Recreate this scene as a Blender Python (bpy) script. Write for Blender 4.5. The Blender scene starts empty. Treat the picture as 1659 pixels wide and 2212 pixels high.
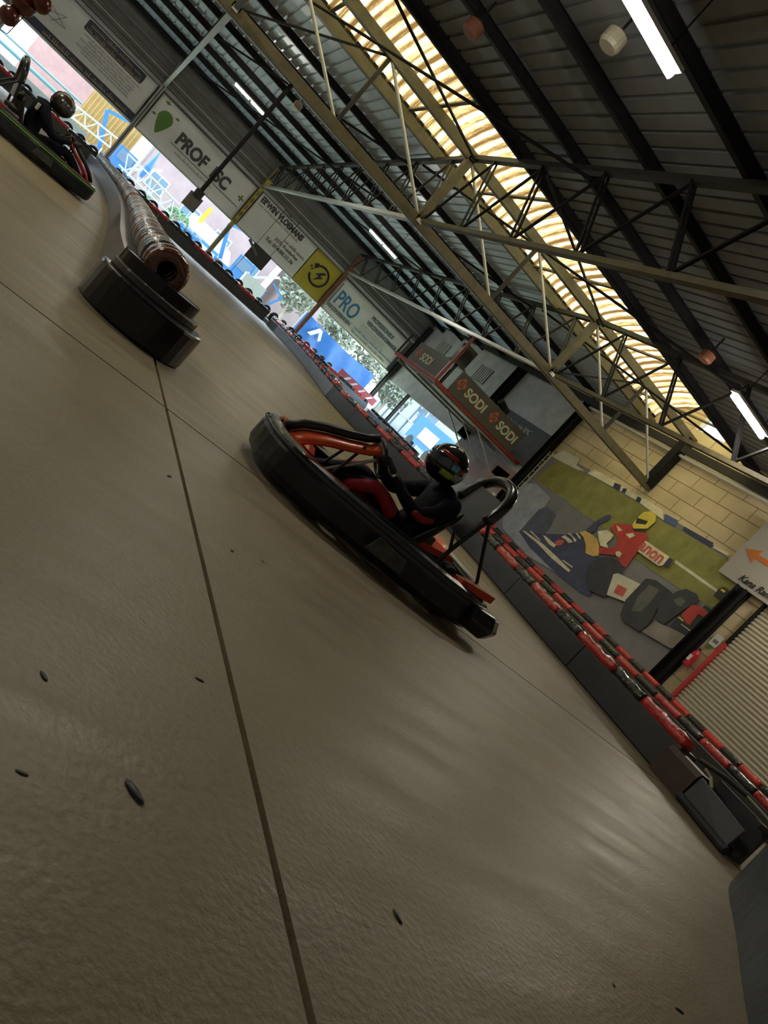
import bpy, bmesh, math, random
from mathutils import Vector, Matrix
random.seed(7)
PI = math.pi
scene = bpy.context.scene
COL = scene.collection

# ---------------------------------------------------------------- camera
H = 0.9
yaw, pitch, roll = math.radians(59.3148), math.radians(-5.77954), math.radians(42.71556)
f = Vector((math.cos(pitch)*math.cos(yaw), math.cos(pitch)*math.sin(yaw), math.sin(pitch)))
r0 = Vector((math.sin(yaw), -math.cos(yaw), 0)); u0 = r0.cross(f)
r = math.cos(roll)*r0 + math.sin(roll)*u0
u = -math.sin(roll)*r0 + math.cos(roll)*u0
cam = bpy.data.cameras.new('camera'); co = bpy.data.objects.new('camera', cam); COL.objects.link(co)
M = Matrix((r, u, -f)).transposed().to_4x4(); M.translation = Vector((0, 0, H)); co.matrix_world = M
cam.sensor_fit = 'HORIZONTAL'; cam.sensor_width = 36; cam.lens = 36*1630.84/1659; cam.clip_end = 400; cam.clip_start = .05
scene.camera = co
# ---------------------------------------------------------------- sky, exposure
w = bpy.data.worlds.new('sky'); scene.world = w; w.use_nodes = True
bg = w.node_tree.nodes['Background']; bg.inputs[0].default_value = (.72, .87, 1, 1); bg.inputs[1].default_value = 5.4
vs = scene.view_settings; vs.view_transform = 'Standard'; vs.look = 'None'; vs.gamma = 1; vs.exposure = 0.62; vs.use_curve_mapping = False
TUBE_STRENGTH = 90.0

# ---------------------------------------------------------------- materials
MATS = {}
def mat(name, col, rough=.6, metal=0., noise=0., nscale=4., bump=0., bscale=30., col2=None, coat=0., emit=0., spec=.5, stretch=None):
    if name in MATS: return MATS[name]
    m = bpy.data.materials.new(name); m.use_nodes = True; nt = m.node_tree; b = nt.nodes['Principled BSDF']
    b.inputs['Base Color'].default_value = (*col, 1); b.inputs['Roughness'].default_value = rough; b.inputs['Metallic'].default_value = metal
    b.inputs['Coat Weight'].default_value = coat; b.inputs['Specular IOR Level'].default_value = spec
    if emit: b.inputs['Emission Color'].default_value = (*col, 1); b.inputs['Emission Strength'].default_value = emit
    tc = nt.nodes.new('ShaderNodeTexCoord'); src = tc.outputs['Object']
    if stretch:
        mp = nt.nodes.new('ShaderNodeMapping'); mp.inputs['Scale'].default_value = stretch; nt.links.new(src, mp.inputs[0]); src = mp.outputs[0]
    if noise or col2:
        n = nt.nodes.new('ShaderNodeTexNoise'); n.inputs['Scale'].default_value = nscale; n.inputs['Detail'].default_value = 6; n.inputs['Roughness'].default_value = .65
        nt.links.new(src, n.inputs['Vector'])
        rp = nt.nodes.new('ShaderNodeValToRGB'); rp.color_ramp.elements[0].position = .35; rp.color_ramp.elements[1].position = .68
        c2 = col2 or tuple(min(1, c*(1+noise)) for c in col)
        c1 = tuple(c*(1-noise) for c in col)
        rp.color_ramp.elements[0].color = (*c1, 1); rp.color_ramp.elements[1].color = (*c2, 1)
        nt.links.new(n.outputs['Fac'], rp.inputs[0]); nt.links.new(rp.outputs[0], b.inputs['Base Color'])
    if bump:
        n = nt.nodes.new('ShaderNodeTexNoise'); n.inputs['Scale'].default_value = bscale; n.inputs['Detail'].default_value = 4
        nt.links.new(src, n.inputs['Vector'])
        bp = nt.nodes.new('ShaderNodeBump'); bp.inputs['Strength'].default_value = bump; bp.inputs['Distance'].default_value = .05
        nt.links.new(n.outputs['Fac'], bp.inputs['Height']); nt.links.new(bp.outputs[0], b.inputs['Normal'])
    MATS[name] = m; return m

# ---------------------------------------------------------------- tags and links
def tag(o, label=None, cat=None, group=None, kind=None):
    if label: o['label'] = label
    if cat: o['category'] = cat
    if group: o['group'] = group
    if kind: o['kind'] = kind
    return o
def link(name, data, parent=None):
    o = bpy.data.objects.new(name, data); COL.objects.link(o)
    if parent: o.parent = parent
    return o
def empty(name, loc, rz, label, cat, group=None):
    o = link(name, None); o.location = loc; o.rotation_euler = (0, 0, rz); o.empty_display_size = .1
    return tag(o, label, cat, group)
class MB:
    def __init__(s): s.v = []; s.f = []
    def add(s, vs, fs):
        n = len(s.v); s.v += [tuple(v) for v in vs]; s.f += [tuple(i+n for i in q) for q in fs]; return s
    def box(s, a, b):
        x0, y0, z0 = a; x1, y1, z1 = b
        return s.add([(x0,y0,z0),(x1,y0,z0),(x1,y1,z0),(x0,y1,z0),(x0,y0,z1),(x1,y0,z1),(x1,y1,z1),(x0,y1,z1)],
                     [(0,3,2,1),(4,5,6,7),(0,1,5,4),(1,2,6,5),(2,3,7,6),(3,0,4,7)])
    def bar(s, p, q, w=.06, d=None, up=(0,0,1)):
        p = Vector(p); q = Vector(q); d = d or w; t = (q-p).normalized(); up = Vector(up)
        if abs(t.dot(up)) > .98: up = Vector((1,0,0))
        a = t.cross(up).normalized()*w/2; b = a.cross(t).normalized()*d/2
        return s.add([p-a-b,p+a-b,p+a+b,p-a+b,q-a-b,q+a-b,q+a+b,q-a+b],[(0,3,2,1),(4,5,6,7),(0,1,5,4),(1,2,6,5),(2,3,7,6),(3,0,4,7)])
    def tube(s, pts, rad, n=10, cap=True, closed=False):
        pts = [Vector(p) for p in pts]; R = rad if hasattr(rad, '__len__') else [rad]*len(pts); vs = []; fs = []
        up = Vector((0,0,1)); m = len(pts); prev = None
        for i, p in enumerate(pts):
            if closed: t = pts[(i+1) % m]-pts[i-1]
            else: t = pts[min(i+1, m-1)]-pts[max(i-1, 0)]
            t.normalize()
            if prev is None:
                a = t.cross(up if abs(t.z) < .95 else Vector((1,0,0))).normalized()
            else:
                a = (prev - t*prev.dot(t)).normalized()
            prev = a; b = t.cross(a)
            for k in range(n):
                an = 2*PI*k/n; vs.append(p+(a*math.cos(an)+b*math.sin(an))*R[i])
        for i in range(m if closed else m-1):
            j = (i+1) % m
            for k in range(n): fs.append((i*n+k, i*n+(k+1)%n, j*n+(k+1)%n, j*n+k))
        if cap and not closed: fs += [tuple(range(n-1,-1,-1)), tuple((m-1)*n+k for k in range(n))]
        return s.add(vs, fs)
    def prism(s, poly, z0, z1, f=None):
        n = len(poly); g = f or (lambda x, y, z: (x, y, z))
        return s.add([g(x,y,z0) for x,y in poly]+[g(x,y,z1) for x,y in poly],
                     [tuple(range(n-1,-1,-1)), tuple(range(n,2*n))]+[(i,(i+1)%n,n+(i+1)%n,n+i) for i in range(n)])
    def lathe(s, prof, n=24, o=(0,0,0), ax='z'):
        vs = []; fs = []; m = len(prof)
        for k in range(n):
            a = 2*PI*k/n
            for rr, z in prof:
                p = (rr*math.cos(a), rr*math.sin(a), z)
                if ax == 'y': p = (p[0], p[2], p[1])
                if ax == 'x': p = (p[2], p[0], p[1])
                vs.append((p[0]+o[0], p[1]+o[1], p[2]+o[2]))
        for k in range(n):
            j = (k+1) % n
            for i in range(m-1): fs.append((k*m+i, j*m+i, j*m+i+1, k*m+i+1))
        return s.add(vs, fs)
    def sweep(s, path, prof, closed=False, caps=True):
        """prof: (outward, z) points swept along a ground path of (x, y[, z])"""
        m = len(path); vs = []; fs = []; n = len(prof)
        P = [Vector((p[0], p[1], 0)) for p in path]
        for i in range(m):
            if closed: t0 = (P[i]-P[i-1]).normalized(); t1 = (P[(i+1)%m]-P[i]).normalized()
            else:
                t0 = (P[i]-P[max(i-1,0)]); t1 = (P[min(i+1,m-1)]-P[i])
                if t0.length == 0: t0 = t1
                if t1.length == 0: t1 = t0
                t0 = t0.normalized(); t1 = t1.normalized()
            t = (t0+t1).normalized(); nn = Vector((t.y, -t.x, 0)); k = 1/max(.5, nn.dot(Vector((t0.y, -t0.x, 0))))
            z = path[i][2] if len(path[i]) > 2 else 0
            for a, h in prof: q = P[i]+nn*a*k; vs.append((q.x, q.y, h+z))
        for i in range(m if closed else m-1):
            j = (i+1) % m
            for k in range(n): fs.append((i*n+k, j*n+k, j*n+(k+1)%n, i*n+(k+1)%n))
        if caps and not closed: fs += [tuple(range(n)), tuple((m-1)*n+k for k in range(n-1,-1,-1))]
        return s.add(vs, fs)
    def build(s, name, m, parent=None, smooth=False, bevel=0, sub=0):
        me = bpy.data.meshes.new(name); me.from_pydata([tuple(v) for v in s.v], [], s.f); me.update()
        if not isinstance(m, (list, tuple)): m = [m]
        for q in m: me.materials.append(q)
        bm = bmesh.new(); bm.from_mesh(me); bmesh.ops.recalc_face_normals(bm, faces=bm.faces); bm.to_mesh(me); bm.free()
        if smooth:
            for p in me.polygons: p.use_smooth = True
        o = link(name, me, parent)
        if bevel:
            md = o.modifiers.new('b', 'BEVEL'); md.width = bevel; md.segments = 2; md.limit_method = 'ANGLE'; md.angle_limit = .6
        if sub:
            md = o.modifiers.new('s', 'SUBSURF'); md.levels = sub; md.render_levels = sub
        return o
def struct(o): o['kind'] = 'structure'; return o
def text(body, name, m, parent, loc, size, wall='y', bold=.0, sx=1., shear=0., align='LEFT', depth=.004):
    cu = bpy.data.curves.new(name, 'FONT'); cu.body = body; cu.size = size; cu.offset = bold; cu.extrude = depth; cu.shear = shear; cu.align_x = align
    tmp = bpy.data.objects.new(name, cu); COL.objects.link(tmp)
    dg = bpy.context.evaluated_depsgraph_get(); me = bpy.data.meshes.new_from_object(tmp.evaluated_get(dg)); bpy.data.objects.remove(tmp)
    me.materials.clear(); me.materials.append(m)
    for v in me.vertices: v.co.x *= sx
    o = link(name, me, parent); o.location = loc
    o.rotation_euler = {'y': (PI/2, 0, 0), 'x': (PI/2, 0, -PI/2), 'z': (0,0,0)}[wall]
    return o
def dup(rt, loc=None, rz=None, label=None, group=None):
    c = rt.copy(); COL.objects.link(c)
    if loc: c.location = loc
    if rz is not None: c.rotation_euler = (c.rotation_euler[0], c.rotation_euler[1], rz)
    if label: c['label'] = label
    if group: c['group'] = group
    def rec(a, b):
        for ch in list(a.children):
            d = ch.copy(); COL.objects.link(d); d.parent = b; rec(ch, d)
    rec(rt, c); return c
def lerp(a, b, t): return a+(b-a)*t
def resample(path, step):
    P = [Vector(p) for p in path]
    def cr(p0, p1, p2, p3, t): return .5*((2*p1)+(-p0+p2)*t+(2*p0-5*p1+4*p2-p3)*t*t+(-p0+3*p1-3*p2+p3)*t**3)
    out = []
    for i in range(len(P)-1):
        p0 = P[max(i-1,0)]; p3 = P[min(i+2,len(P)-1)]; n = max(2, int((P[i+1]-P[i]).length/step))
        for k in range(n): out.append(cr(p0, P[i], P[i+1], p3, k/n))
    return out+[P[-1]]

# ================================================================ colours
M_steel = mat('dull_cream_steel', (.095,.078,.040), .55, .0, .25, 3, .1)
M_dark = mat('black_steel', (.007,.007,.008), .6, 0, .2, 5, spec=.2)
M_darkgrey = mat('dark_grey_steel', (.030,.027,.024), .6, 0, .2, 5, spec=.3)
M_pale = mat('pale_galvanised', (.55,.55,.52), .4, .3, .1, 6)
M_white = mat('painted_white', (.75,.74,.70), .5)
M_banner = mat('banner_vinyl', (.78,.76,.72), .55, 0, .06, .8, .15, 1.2)
M_black = mat('matt_black', (.012,.012,.014), .45)
M_rubber = mat('rubber', (.022,.021,.022), .75, 0, .2, 8)
M_red = mat('barrier_red_vinyl', (.50,.015,.012), .28, 0, .1, 5, .5, 14, coat=.4)
M_blackwrap = mat('barrier_black_vinyl', (.012,.012,.010), .25, 0, .2, 5, .7, 12, coat=.25, spec=.4)
M_panel = mat('black_plastic_panel', (.026,.022,.021), .42, 0, .25, 2)
M_panelgrey = mat('grey_plastic_panel', (.17,.20,.24), .38, 0, .15, 3)
M_redsteel = mat('red_steel', (.30,.025,.015), .5, 0, .15, 4)

# ================================================================ hall shell
XW, XE, YN, YF = -14.0, 17.9, -2.8, 40.0
def zr(y): return 6.25+(YF-y)*.038 if y > 18.45 else 6.25+(y-YN)*.038+.02
# floor with concrete joints
m = bpy.data.materials.new('worn_concrete_floor'); m.use_nodes = True; nt = m.node_tree; b = nt.nodes['Principled BSDF']
tc = nt.nodes.new('ShaderNodeTexCoord'); N = nt.nodes.new; L = nt.links.new
n1 = N('ShaderNodeTexNoise'); n1.inputs['Scale'].default_value = .55; n1.inputs['Detail'].default_value = 8; n1.inputs['Roughness'].default_value = .62; L(tc.outputs['Object'], n1.inputs[0])
rp = N('ShaderNodeValToRGB'); rp.color_ramp.elements[0].position = .3; rp.color_ramp.elements[1].position = .72
rp.color_ramp.elements[0].color = (.215,.165,.098,1); rp.color_ramp.elements[1].color = (.325,.262,.165,1); L(n1.outputs['Fac'], rp.inputs[0])
mp = N('ShaderNodeMapping'); mp.inputs['Scale'].default_value = (.7, 5, 1); mp.inputs['Rotation'].default_value = (0,0,.35); L(tc.outputs['Object'], mp.inputs[0])
n2 = N('ShaderNodeTexNoise'); n2.inputs['Scale'].default_value = 1.3; n2.inputs['Detail'].default_value = 5; L(mp.outputs[0], n2.inputs[0])
rp2 = N('ShaderNodeValToRGB'); rp2.color_ramp.elements[0].position = .42; rp2.color_ramp.elements[1].position = .6
rp2.color_ramp.elements[0].color = (.94,.94,.94,1); rp2.color_ramp.elements[1].color = (1,1,1,1); L(n2.outputs['Fac'], rp2.inputs[0])
mx = N('ShaderNodeMix'); mx.data_type = 'RGBA'; mx.blend_type = 'MULTIPLY'; mx.inputs[0].default_value = 1; L(rp.outputs[0], mx.inputs[6]); L(rp2.outputs[0], mx.inputs[7])
n4 = N('ShaderNodeTexNoise'); n4.inputs['Scale'].default_value = 45; n4.inputs['Detail'].default_value = 3; L(tc.outputs['Object'], n4.inputs[0])
rp4 = N('ShaderNodeValToRGB'); rp4.color_ramp.elements[0].position = .3; rp4.color_ramp.elements[1].position = .7
rp4.color_ramp.elements[0].color = (.86,.86,.86,1); rp4.color_ramp.elements[1].color = (1.06,1.06,1.06,1); L(n4.outputs['Fac'], rp4.inputs[0])
mx2 = N('ShaderNodeMix'); mx2.data_type = 'RGBA'; mx2.blend_type = 'MULTIPLY'; mx2.inputs[0].default_value = 1; L(mx.outputs[2], mx2.inputs[6]); L(rp4.outputs[0], mx2.inputs[7])
L(mx2.outputs[2], b.inputs['Base Color'])
mr = N('ShaderNodeMapRange'); mr.inputs[1].default_value = .35; mr.inputs[2].default_value = .65; mr.inputs[3].default_value = .40; mr.inputs[4].default_value = .52; L(n2.outputs['Fac'], mr.inputs[0]); L(mr.outputs[0], b.inputs['Roughness'])
bp = N('ShaderNodeBump'); bp.inputs['Strength'].default_value = .25; bp.inputs['Distance'].default_value = .01; L(n4.outputs['Fac'], bp.inputs['Height']); L(bp.outputs[0], b.inputs['Normal'])
b.inputs['Specular IOR Level'].default_value = .46
M_floor = m
fl = MB()
GX, GY, g = 1.11, 4.64, .012          # sawn joints between the slabs
xs = [XW, -5.32-g, -5.32+g, GX-g, GX+g, 7.54-g, 7.54+g, 13.97-g, 13.97+g, XE]
ys = [YN, GY-g, GY+g, 11.07-g, 11.07+g, 17.5-g, 17.5+g, 23.93-g, 23.93+g, 30.36-g, 30.36+g, YF]
for i in range(0, len(xs), 2):
    for j in range(0, len(ys), 2):
        fl.box((xs[i], ys[j], -.12), (xs[i+1], ys[j+1], 0))
struct(fl.build('floor', M_floor))
struct(MB().box((XW,YN,-.2),(XE,YF,-.03)).build('trim_1', mat('joint_filler', (.02,.018,.014), .9)))

# banner wall, far side: sill, lintel, upper wall and girts over open bays
M_upwall = mat('grey_render', (.20,.20,.19), .8, 0, .18, 1.2)
wf = MB(); wf.box((XW,YF,0),(XE,YF+.25,.30)); wf.box((XW,YF,2.62),(XE,YF+.2,6.4))
struct(wf.build('wall_back', M_upwall))
struct(MB().box((XW,YF-1.55,0),(XE-.4,YF,.18)).build('trim_2', mat('kerb_concrete', (.3,.29,.26), .8, 0, .2, 4)))
gt = MB()
for z, dz in ((4.86,.10),(5.08,.05),(5.45,.06),(5.72,.12)): gt.box((XW,YF-.14,z),(XE,YF,z+dz))
struct(gt.build('trim_3', mat('girt_grey', (.17,.165,.16), .6, 0, .1, 3)))
gt = MB(); gt.box((XW,YF-.06,2.56),(XE,YF+.3,2.62)); gt.box((XW,YF-.16,4.66),(XE,YF-.04,4.82)); gt.box((XW,YF-.1,5.2),(XE,YF,5.26))
struct(gt.build('trim_4', mat('lintel_pale', (.42,.42,.42), .6, 0, .1, 3)))
# end wall: open band near the corner, blocks above, tympanum above the roof line
m = bpy.data.materials.new('block_wall'); m.use_nodes = True; nt = m.node_tree; b = nt.nodes['Principled BSDF']
N = nt.nodes.new; L = nt.links.new
tc = N('ShaderNodeTexCoord'); mp = N('ShaderNodeMapping'); mp.inputs['Rotation'].default_value = (0, PI/2, PI/2); L(tc.outputs['Object'], mp.inputs[0])
sx_ = N('ShaderNodeSeparateXYZ'); L(tc.outputs['Object'], sx_.inputs[0]); cb = N('ShaderNodeCombineXYZ'); L(sx_.outputs[1], cb.inputs[0]); L(sx_.outputs[2], cb.inputs[1])
bk = N('ShaderNodeTexBrick'); L(cb.outputs[0], bk.inputs['Vector']); bk.inputs['Scale'].default_value = 1; bk.inputs['Brick Width'].default_value = 1.2; bk.inputs['Row Height'].default_value = .46
bk.inputs['Mortar Size'].default_value = .018; bk.inputs['Color1'].default_value = (.86,.70,.44,1); bk.inputs['Color2'].default_value = (.80,.65,.40,1); bk.inputs['Mortar'].default_value = (.40,.30,.17,1)
n1 = N('ShaderNodeTexNoise'); n1.inputs['Scale'].default_value = .6; n1.inputs['Detail'].default_value = 6; L(tc.outputs['Object'], n1.inputs[0])
rp = N('ShaderNodeValToRGB'); rp.color_ramp.elements[0].position = .35; rp.color_ramp.elements[1].position = .7; rp.color_ramp.elements[0].color = (.72,.72,.72,1); L(n1.outputs['Fac'], rp.inputs[0])
mx = N('ShaderNodeMix'); mx.data_type = 'RGBA'; mx.blend_type = 'MULTIPLY'; mx.inputs[0].default_value = 1; L(bk.outputs['Color'], mx.inputs[6]); L(rp.outputs[0], mx.inputs[7]); L(mx.outputs[2], b.inputs['Base Color'])
b.inputs['Roughness'].default_value = .85
M_block = m
M_greyblock = mat('grey_painted_blocks', (.60,.60,.61), .8, 0, .15, 1.5)
M_slate = mat('dark_slate_paint', (.12,.12,.135), .6, 0, .1, 2)
def wallpoly(x, pts, t=.2): return MB().prism(pts, 0, t, lambda a, c, d: (x+d, a, c))
e = MB()
def arc(y): return 6.99+1.16*math.sqrt(max(0, 1-((y-18.45)/2.54)**2))
def strip(y0, y1, z0=None):
    n = 8; ys_ = [lerp(y0, y1, k/n) for k in range(n+1)]
    e.prism([(y0, z0 or 0), (y1, z0 or 0)]+[(y, arc(y)) for y in reversed(ys_)], 0, .25, lambda a, c, d: (XE+d, a, c))
e.prism([(YN,0),(15.92,0),(15.92,7.25),(YN,6.55)], 0, .25, lambda a, c, d: (XE+d, a, c))
strip(15.92, 17.75); strip(19.05, 20.98); strip(17.75, 19.05, 7.95)
e.box((XE,17.75,0),(XE+.25,19.05,7.3))
e.prism([(20.98,0),(24.1,0),(24.1,7.15),(20.98,7.3)], 0, .25, lambda a, c, d: (XE+d, a, c))
struct(e.build('wall_right', M_block))
struct(MB().box((XE+.2,17.75,7.3),(XE+.23,19.05,7.95)).build('window_1', mat('bright_window_glass', (.8,.85,.95), .2)))
bpy.data.objects['window_1'].active_material.node_tree.nodes['Principled BSDF'].inputs['Transmission Weight'].default_value = 1
e = MB(); e.box((XE,24.1,0),(XE+.25,29.6,6.9)); e.box((XE,29.6,2.27),(XE+.25,YF+.2,6.8)); e.box((XE,29.6,0),(XE+.25,YF+.2,.3))
struct(e.build('wall_right_far', M_greyblock))
struct(MB().box((XE-.03,24.2,2.9),(XE,29.5,4.55)).build('trim_5', M_slate))
struct(MB().box((XW-.2,YN,0),(XW,YF,7.6)).build('wall_left', M_greyblock))
struct(MB().box((XW,YN-.2,0),(XE,YN,6.4)).build('wall_front', M_greyblock))

# roof deck: trapezoidal sheets, ribs running up the slope
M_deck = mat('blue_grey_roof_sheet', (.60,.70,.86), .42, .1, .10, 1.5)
M_deck2 = mat('shaded_roof_sheet', (.17,.18,.20), .5, .1, .15, 1.5)  # same sheeting as the window side, its shade put into a darker colour
def deck(y0, y1, name):
    b = MB(); p = .32; x = XW; prof = []
    while x < XE+.2:
        prof += [(x,0),(x+.24,0),(x+.25,.045),(x+.31,.045)]; x += p
    vs = []; n = len(prof)
    for y in (y0, y1):
        for a, h in prof: vs.append((a, y, zr(y)+h+.02))
    return b.add(vs, [(i,i+1,n+i+1,n+i) for i in range(n-1)])
def slab(y0, y1, b): 
    return b.add([(XW,y0,zr(y0)+.12),(XE+.3,y0,zr(y0)+.12),(XE+.3,y1,zr(y1)+.12),(XW,y1,zr(y1)+.12)], [(0,1,2,3)])
SY0, SY1 = 15.95, 20.95
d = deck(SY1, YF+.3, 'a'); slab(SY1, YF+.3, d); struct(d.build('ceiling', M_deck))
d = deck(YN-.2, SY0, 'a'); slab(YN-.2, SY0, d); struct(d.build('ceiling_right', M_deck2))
# barrel skylight of yellowed corrugated sheet
m = bpy.data.materials.new('yellowed_corrugated_sheet'); m.use_nodes = True; nt = m.node_tree; N = nt.nodes.new; L = nt.links.new
nt.nodes.remove(nt.nodes['Principled BSDF']); out = nt.nodes['Material Output']
tc = N('ShaderNodeTexCoord')
mp = N('ShaderNodeMapping'); mp.inputs['Scale'].default_value = (6.5,.14,.14); L(tc.outputs['Object'], mp.inputs[0])
n1 = N('ShaderNodeTexNoise'); n1.inputs['Scale'].default_value = 1.0; n1.inputs['Detail'].default_value = 4; n1.inputs['Roughness'].default_value = .6; L(mp.outputs[0], n1.inputs[0])
mp2 = N('ShaderNodeMapping'); mp2.inputs['Scale'].default_value = (9,1.6,1.6); L(tc.outputs['Object'], mp2.inputs[0])
n2 = N('ShaderNodeTexNoise'); n2.inputs['Scale'].default_value = 1.6; n2.inputs['Detail'].default_value = 8; n2.inputs['Roughness'].default_value = .75; L(mp2.outputs[0], n2.inputs[0])
sp = N('ShaderNodeSeparateXYZ'); L(tc.outputs['Object'], sp.inputs[0])
sn = N('ShaderNodeMath'); sn.operation = 'MULTIPLY'; sn.inputs[1].default_value = 2*PI/.30; L(sp.outputs[0], sn.inputs[0])
sn2 = N('ShaderNodeMath'); sn2.operation = 'SINE'; L(sn.outputs[0], sn2.inputs[0])
a1 = N('ShaderNodeMath'); a1.operation = 'MULTIPLY_ADD'; a1.inputs[1].default_value = .14; L(sn2.outputs[0], a1.inputs[0]); L(n1.outputs['Fac'], a1.inputs[2])
a2 = N('ShaderNodeMath'); a2.operation = 'MULTIPLY_ADD'; a2.inputs[1].default_value = .50; L(n2.outputs['Fac'], a2.inputs[0]); L(a1.outputs[0], a2.inputs[2])
rp = N('ShaderNodeValToRGB'); cr = rp.color_ramp; cr.elements[0].position = .585; cr.elements[0].color = (.085,.040,.012,1); cr.elements[1].position = .90; cr.elements[1].color = (.62,.54,.30,1)
k = cr.elements.new(.68); k.color = (.20,.110,.035,1); k = cr.elements.new(.78); k.color = (.37,.265,.10,1)
L(a2.outputs[0], rp.inputs[0])
tr = N('ShaderNodeBsdfTranslucent'); df = N('ShaderNodeBsdfDiffuse'); L(rp.outputs[0], tr.inputs[0]); L(rp.outputs[0], df.inputs[0])
ms = N('ShaderNodeMixShader'); ms.inputs[0].default_value = .22; L(tr.outputs[0], ms.inputs[1]); L(df.outputs[0], ms.inputs[2]); L(ms.outputs[0], out.inputs[0])
M_sky = m
b_ = MB(); nx = int((XE+.1-XW)/.05); na = 14; vs = []; fs = []
for i in range(nx+1):
    x = XW+i*.05; rr = .022*math.sin(2*PI*x/.30)
    for k in range(na+1):
        a = PI*k/na; vs.append((x, 18.45+(2.5+rr)*math.cos(a), 6.99+(1.12+rr)*math.sin(a)))
for i in range(nx):
    for k in range(na): q = i*(na+1)+k; fs.append((q, q+1, q+na+2, q+na+1))
o = b_.add(vs, fs).build('window_2', M_sky, smooth=True); struct(o)
c = MB(); c.box((XW,SY1-.02,6.82),(XE,SY1+.04,7.1)); c.box((XW,SY0-.04,6.82),(XE,SY0+.02,7.08)); struct(c.build('trim_6', M_dark))

# ================================================================ roof steel
TX = [(-5.7, 'behind the first banner bay, leftmost'), (.2, 'over the post left of the green leaf banner'), (6.1, 'over the yellow striped post'), (12.0, 'over the post beside the yellow lightning banner')]
ypur = [38.6, 36.2, 33.8, 31.4, 29.0, 26.6, 24.2, 13.7, 11.4, 9.1, 6.8, 4.5, 2.2, -.1]
def make_truss(x, where):
    t = empty('roof_truss', (x, 18.45, 4.85), 0, 'steel lattice roof truss spanning the hall '+where, 'roof truss', 'transverse roof trusses')
    o = Vector((0, 18.45, 4.85))
    P = lambda y, z: Vector((0, y, z))-o
    MB().bar(P(YN,4.85), P(18.3,4.85), .12, .1).build('bottom_chord', M_steel, t)
    MB().bar(P(18.5,4.85), P(YF,4.85), .14, .1).build('bottom_chord', M_pale, t)
    MB().bar(P(YN,zr(YN)-.28), P(18.4,zr(18.4)-.26), .13, .12).build('top_chord', M_darkgrey, t)
    MB().bar(P(18.5,zr(18.5)-.26), P(YF,zr(YF)-.28), .13, .12).build('top_chord', M_darkgrey, t)
    def web(y0, y1, n, mm):
        for i in range(n):
            a = lerp(y0, y1, i/n); c = lerp(y0, y1, (i+1)/n); m_ = (a+c)/2
            for s in (-.03, .03):
                pass
            b = MB(); b.bar(P(a,4.9), P(m_, zr(m_)-.3), .05, .05); b.build('web_bar', mm, t)
            b = MB()
            for s in (-.05, .05): b.bar(P(m_, zr(m_)-.3)+Vector((s,0,0)), P(c,4.9)+Vector((s,0,0)), .03, .05)
            b.build('web_bar', mm, t)
    web(YF, 18.5, 9, M_darkgrey); web(18.4, YN, 9, M_dark)
    return t
for x, wh in TX: make_truss(x, wh)
# spine truss along the hall
t = empty('ridge_truss', (0, 18.7, 4.85), 0, 'long cream steel lattice girder running lengthwise under the skylight', 'girder')
def L3(x, z, y=0): return (x, y, z-4.85)
MB().bar(L3(XW+.02,6.85), L3(XE-.02,6.85), .2, .24).build('top_chord', M_steel, t)
MB().bar(L3(XW+.02,4.85), L3(XE-.02,4.85), .2, .24).build('bottom_chord', M_steel, t)
node = [-11.6, -5.7, .2, 6.1, 12.0, 17.70]
for i, x in enumerate(node):
    MB().bar(L3(x,4.85), L3(x,6.85), .2 if i < 5 else .34, .2 if i < 5 else .3, (0,1,0)).build('post', M_steel if i < 5 else M_dark, t)
    if i < 5:
        xm = (x+node[i+1])/2
        MB().bar(L3(xm,4.85), L3(xm,6.85), .09, .09, (0,1,0)).build('post', M_darkgrey, t)
        MB().tube([L3(x,6.8), L3(xm,4.9)], .04).build('diagonal', M_pale, t)
        MB().tube([L3(xm,6.8), L3(node[i+1],4.9)], .04).build('diagonal', M_pale, t)
        MB().bar(L3(x,4.9,.05), L3(xm,6.8,.05), .05).build('diagonal', M_dark, t)
MB().bar((XW,20.85,6.83), (XE,20.85,6.83), .2, .26).build('purlin', M_steel); tag(bpy.data.objects['purlin'], 'cream steel beam along the window side edge of the skylight', 'beam')
p = MB().bar((XW,16.05,6.85), (XE,16.05,6.85), .1, .2).build('purlin', M_dark); tag(p, 'black steel beam along the dark side edge of the skylight', 'beam')
for i, y in enumerate(ypur):
    b = MB(); z = zr(y)-.1
    b.box((XW,y-.06,z-.11),(XE,y+.06,z-.095)); b.box((XW,y-.06,z+.085),(XE,y+.06,z+.10)); b.box((XW,y-.02,z-.10),(XE,y+.0,z+.09))
    p = b.build('purlin', M_dark)
    nth = ['topmost wall-side','second','third','fourth','fifth','sixth','seventh'][i] if i < 7 else ['first','second','third','fourth','fifth','sixth','seventh'][i-7]
    tag(p, ('black steel purlin under the roof sheets, %s counted from the banner wall' % nth.replace('topmost wall-side', 'first')) if i < 7 else 'black steel purlin on the dark side, %s counted from the skylight' % nth, 'purlin', 'purlins under the roof sheets')
# white conduit below the girder
tag(MB().bar((XW,19.05,4.83),(XE,19.05,4.83),.07,.12).build('cable_tray', M_pale), 'pale cable tray running beside the lower chord of the ridge girder', 'cable tray')
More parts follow.
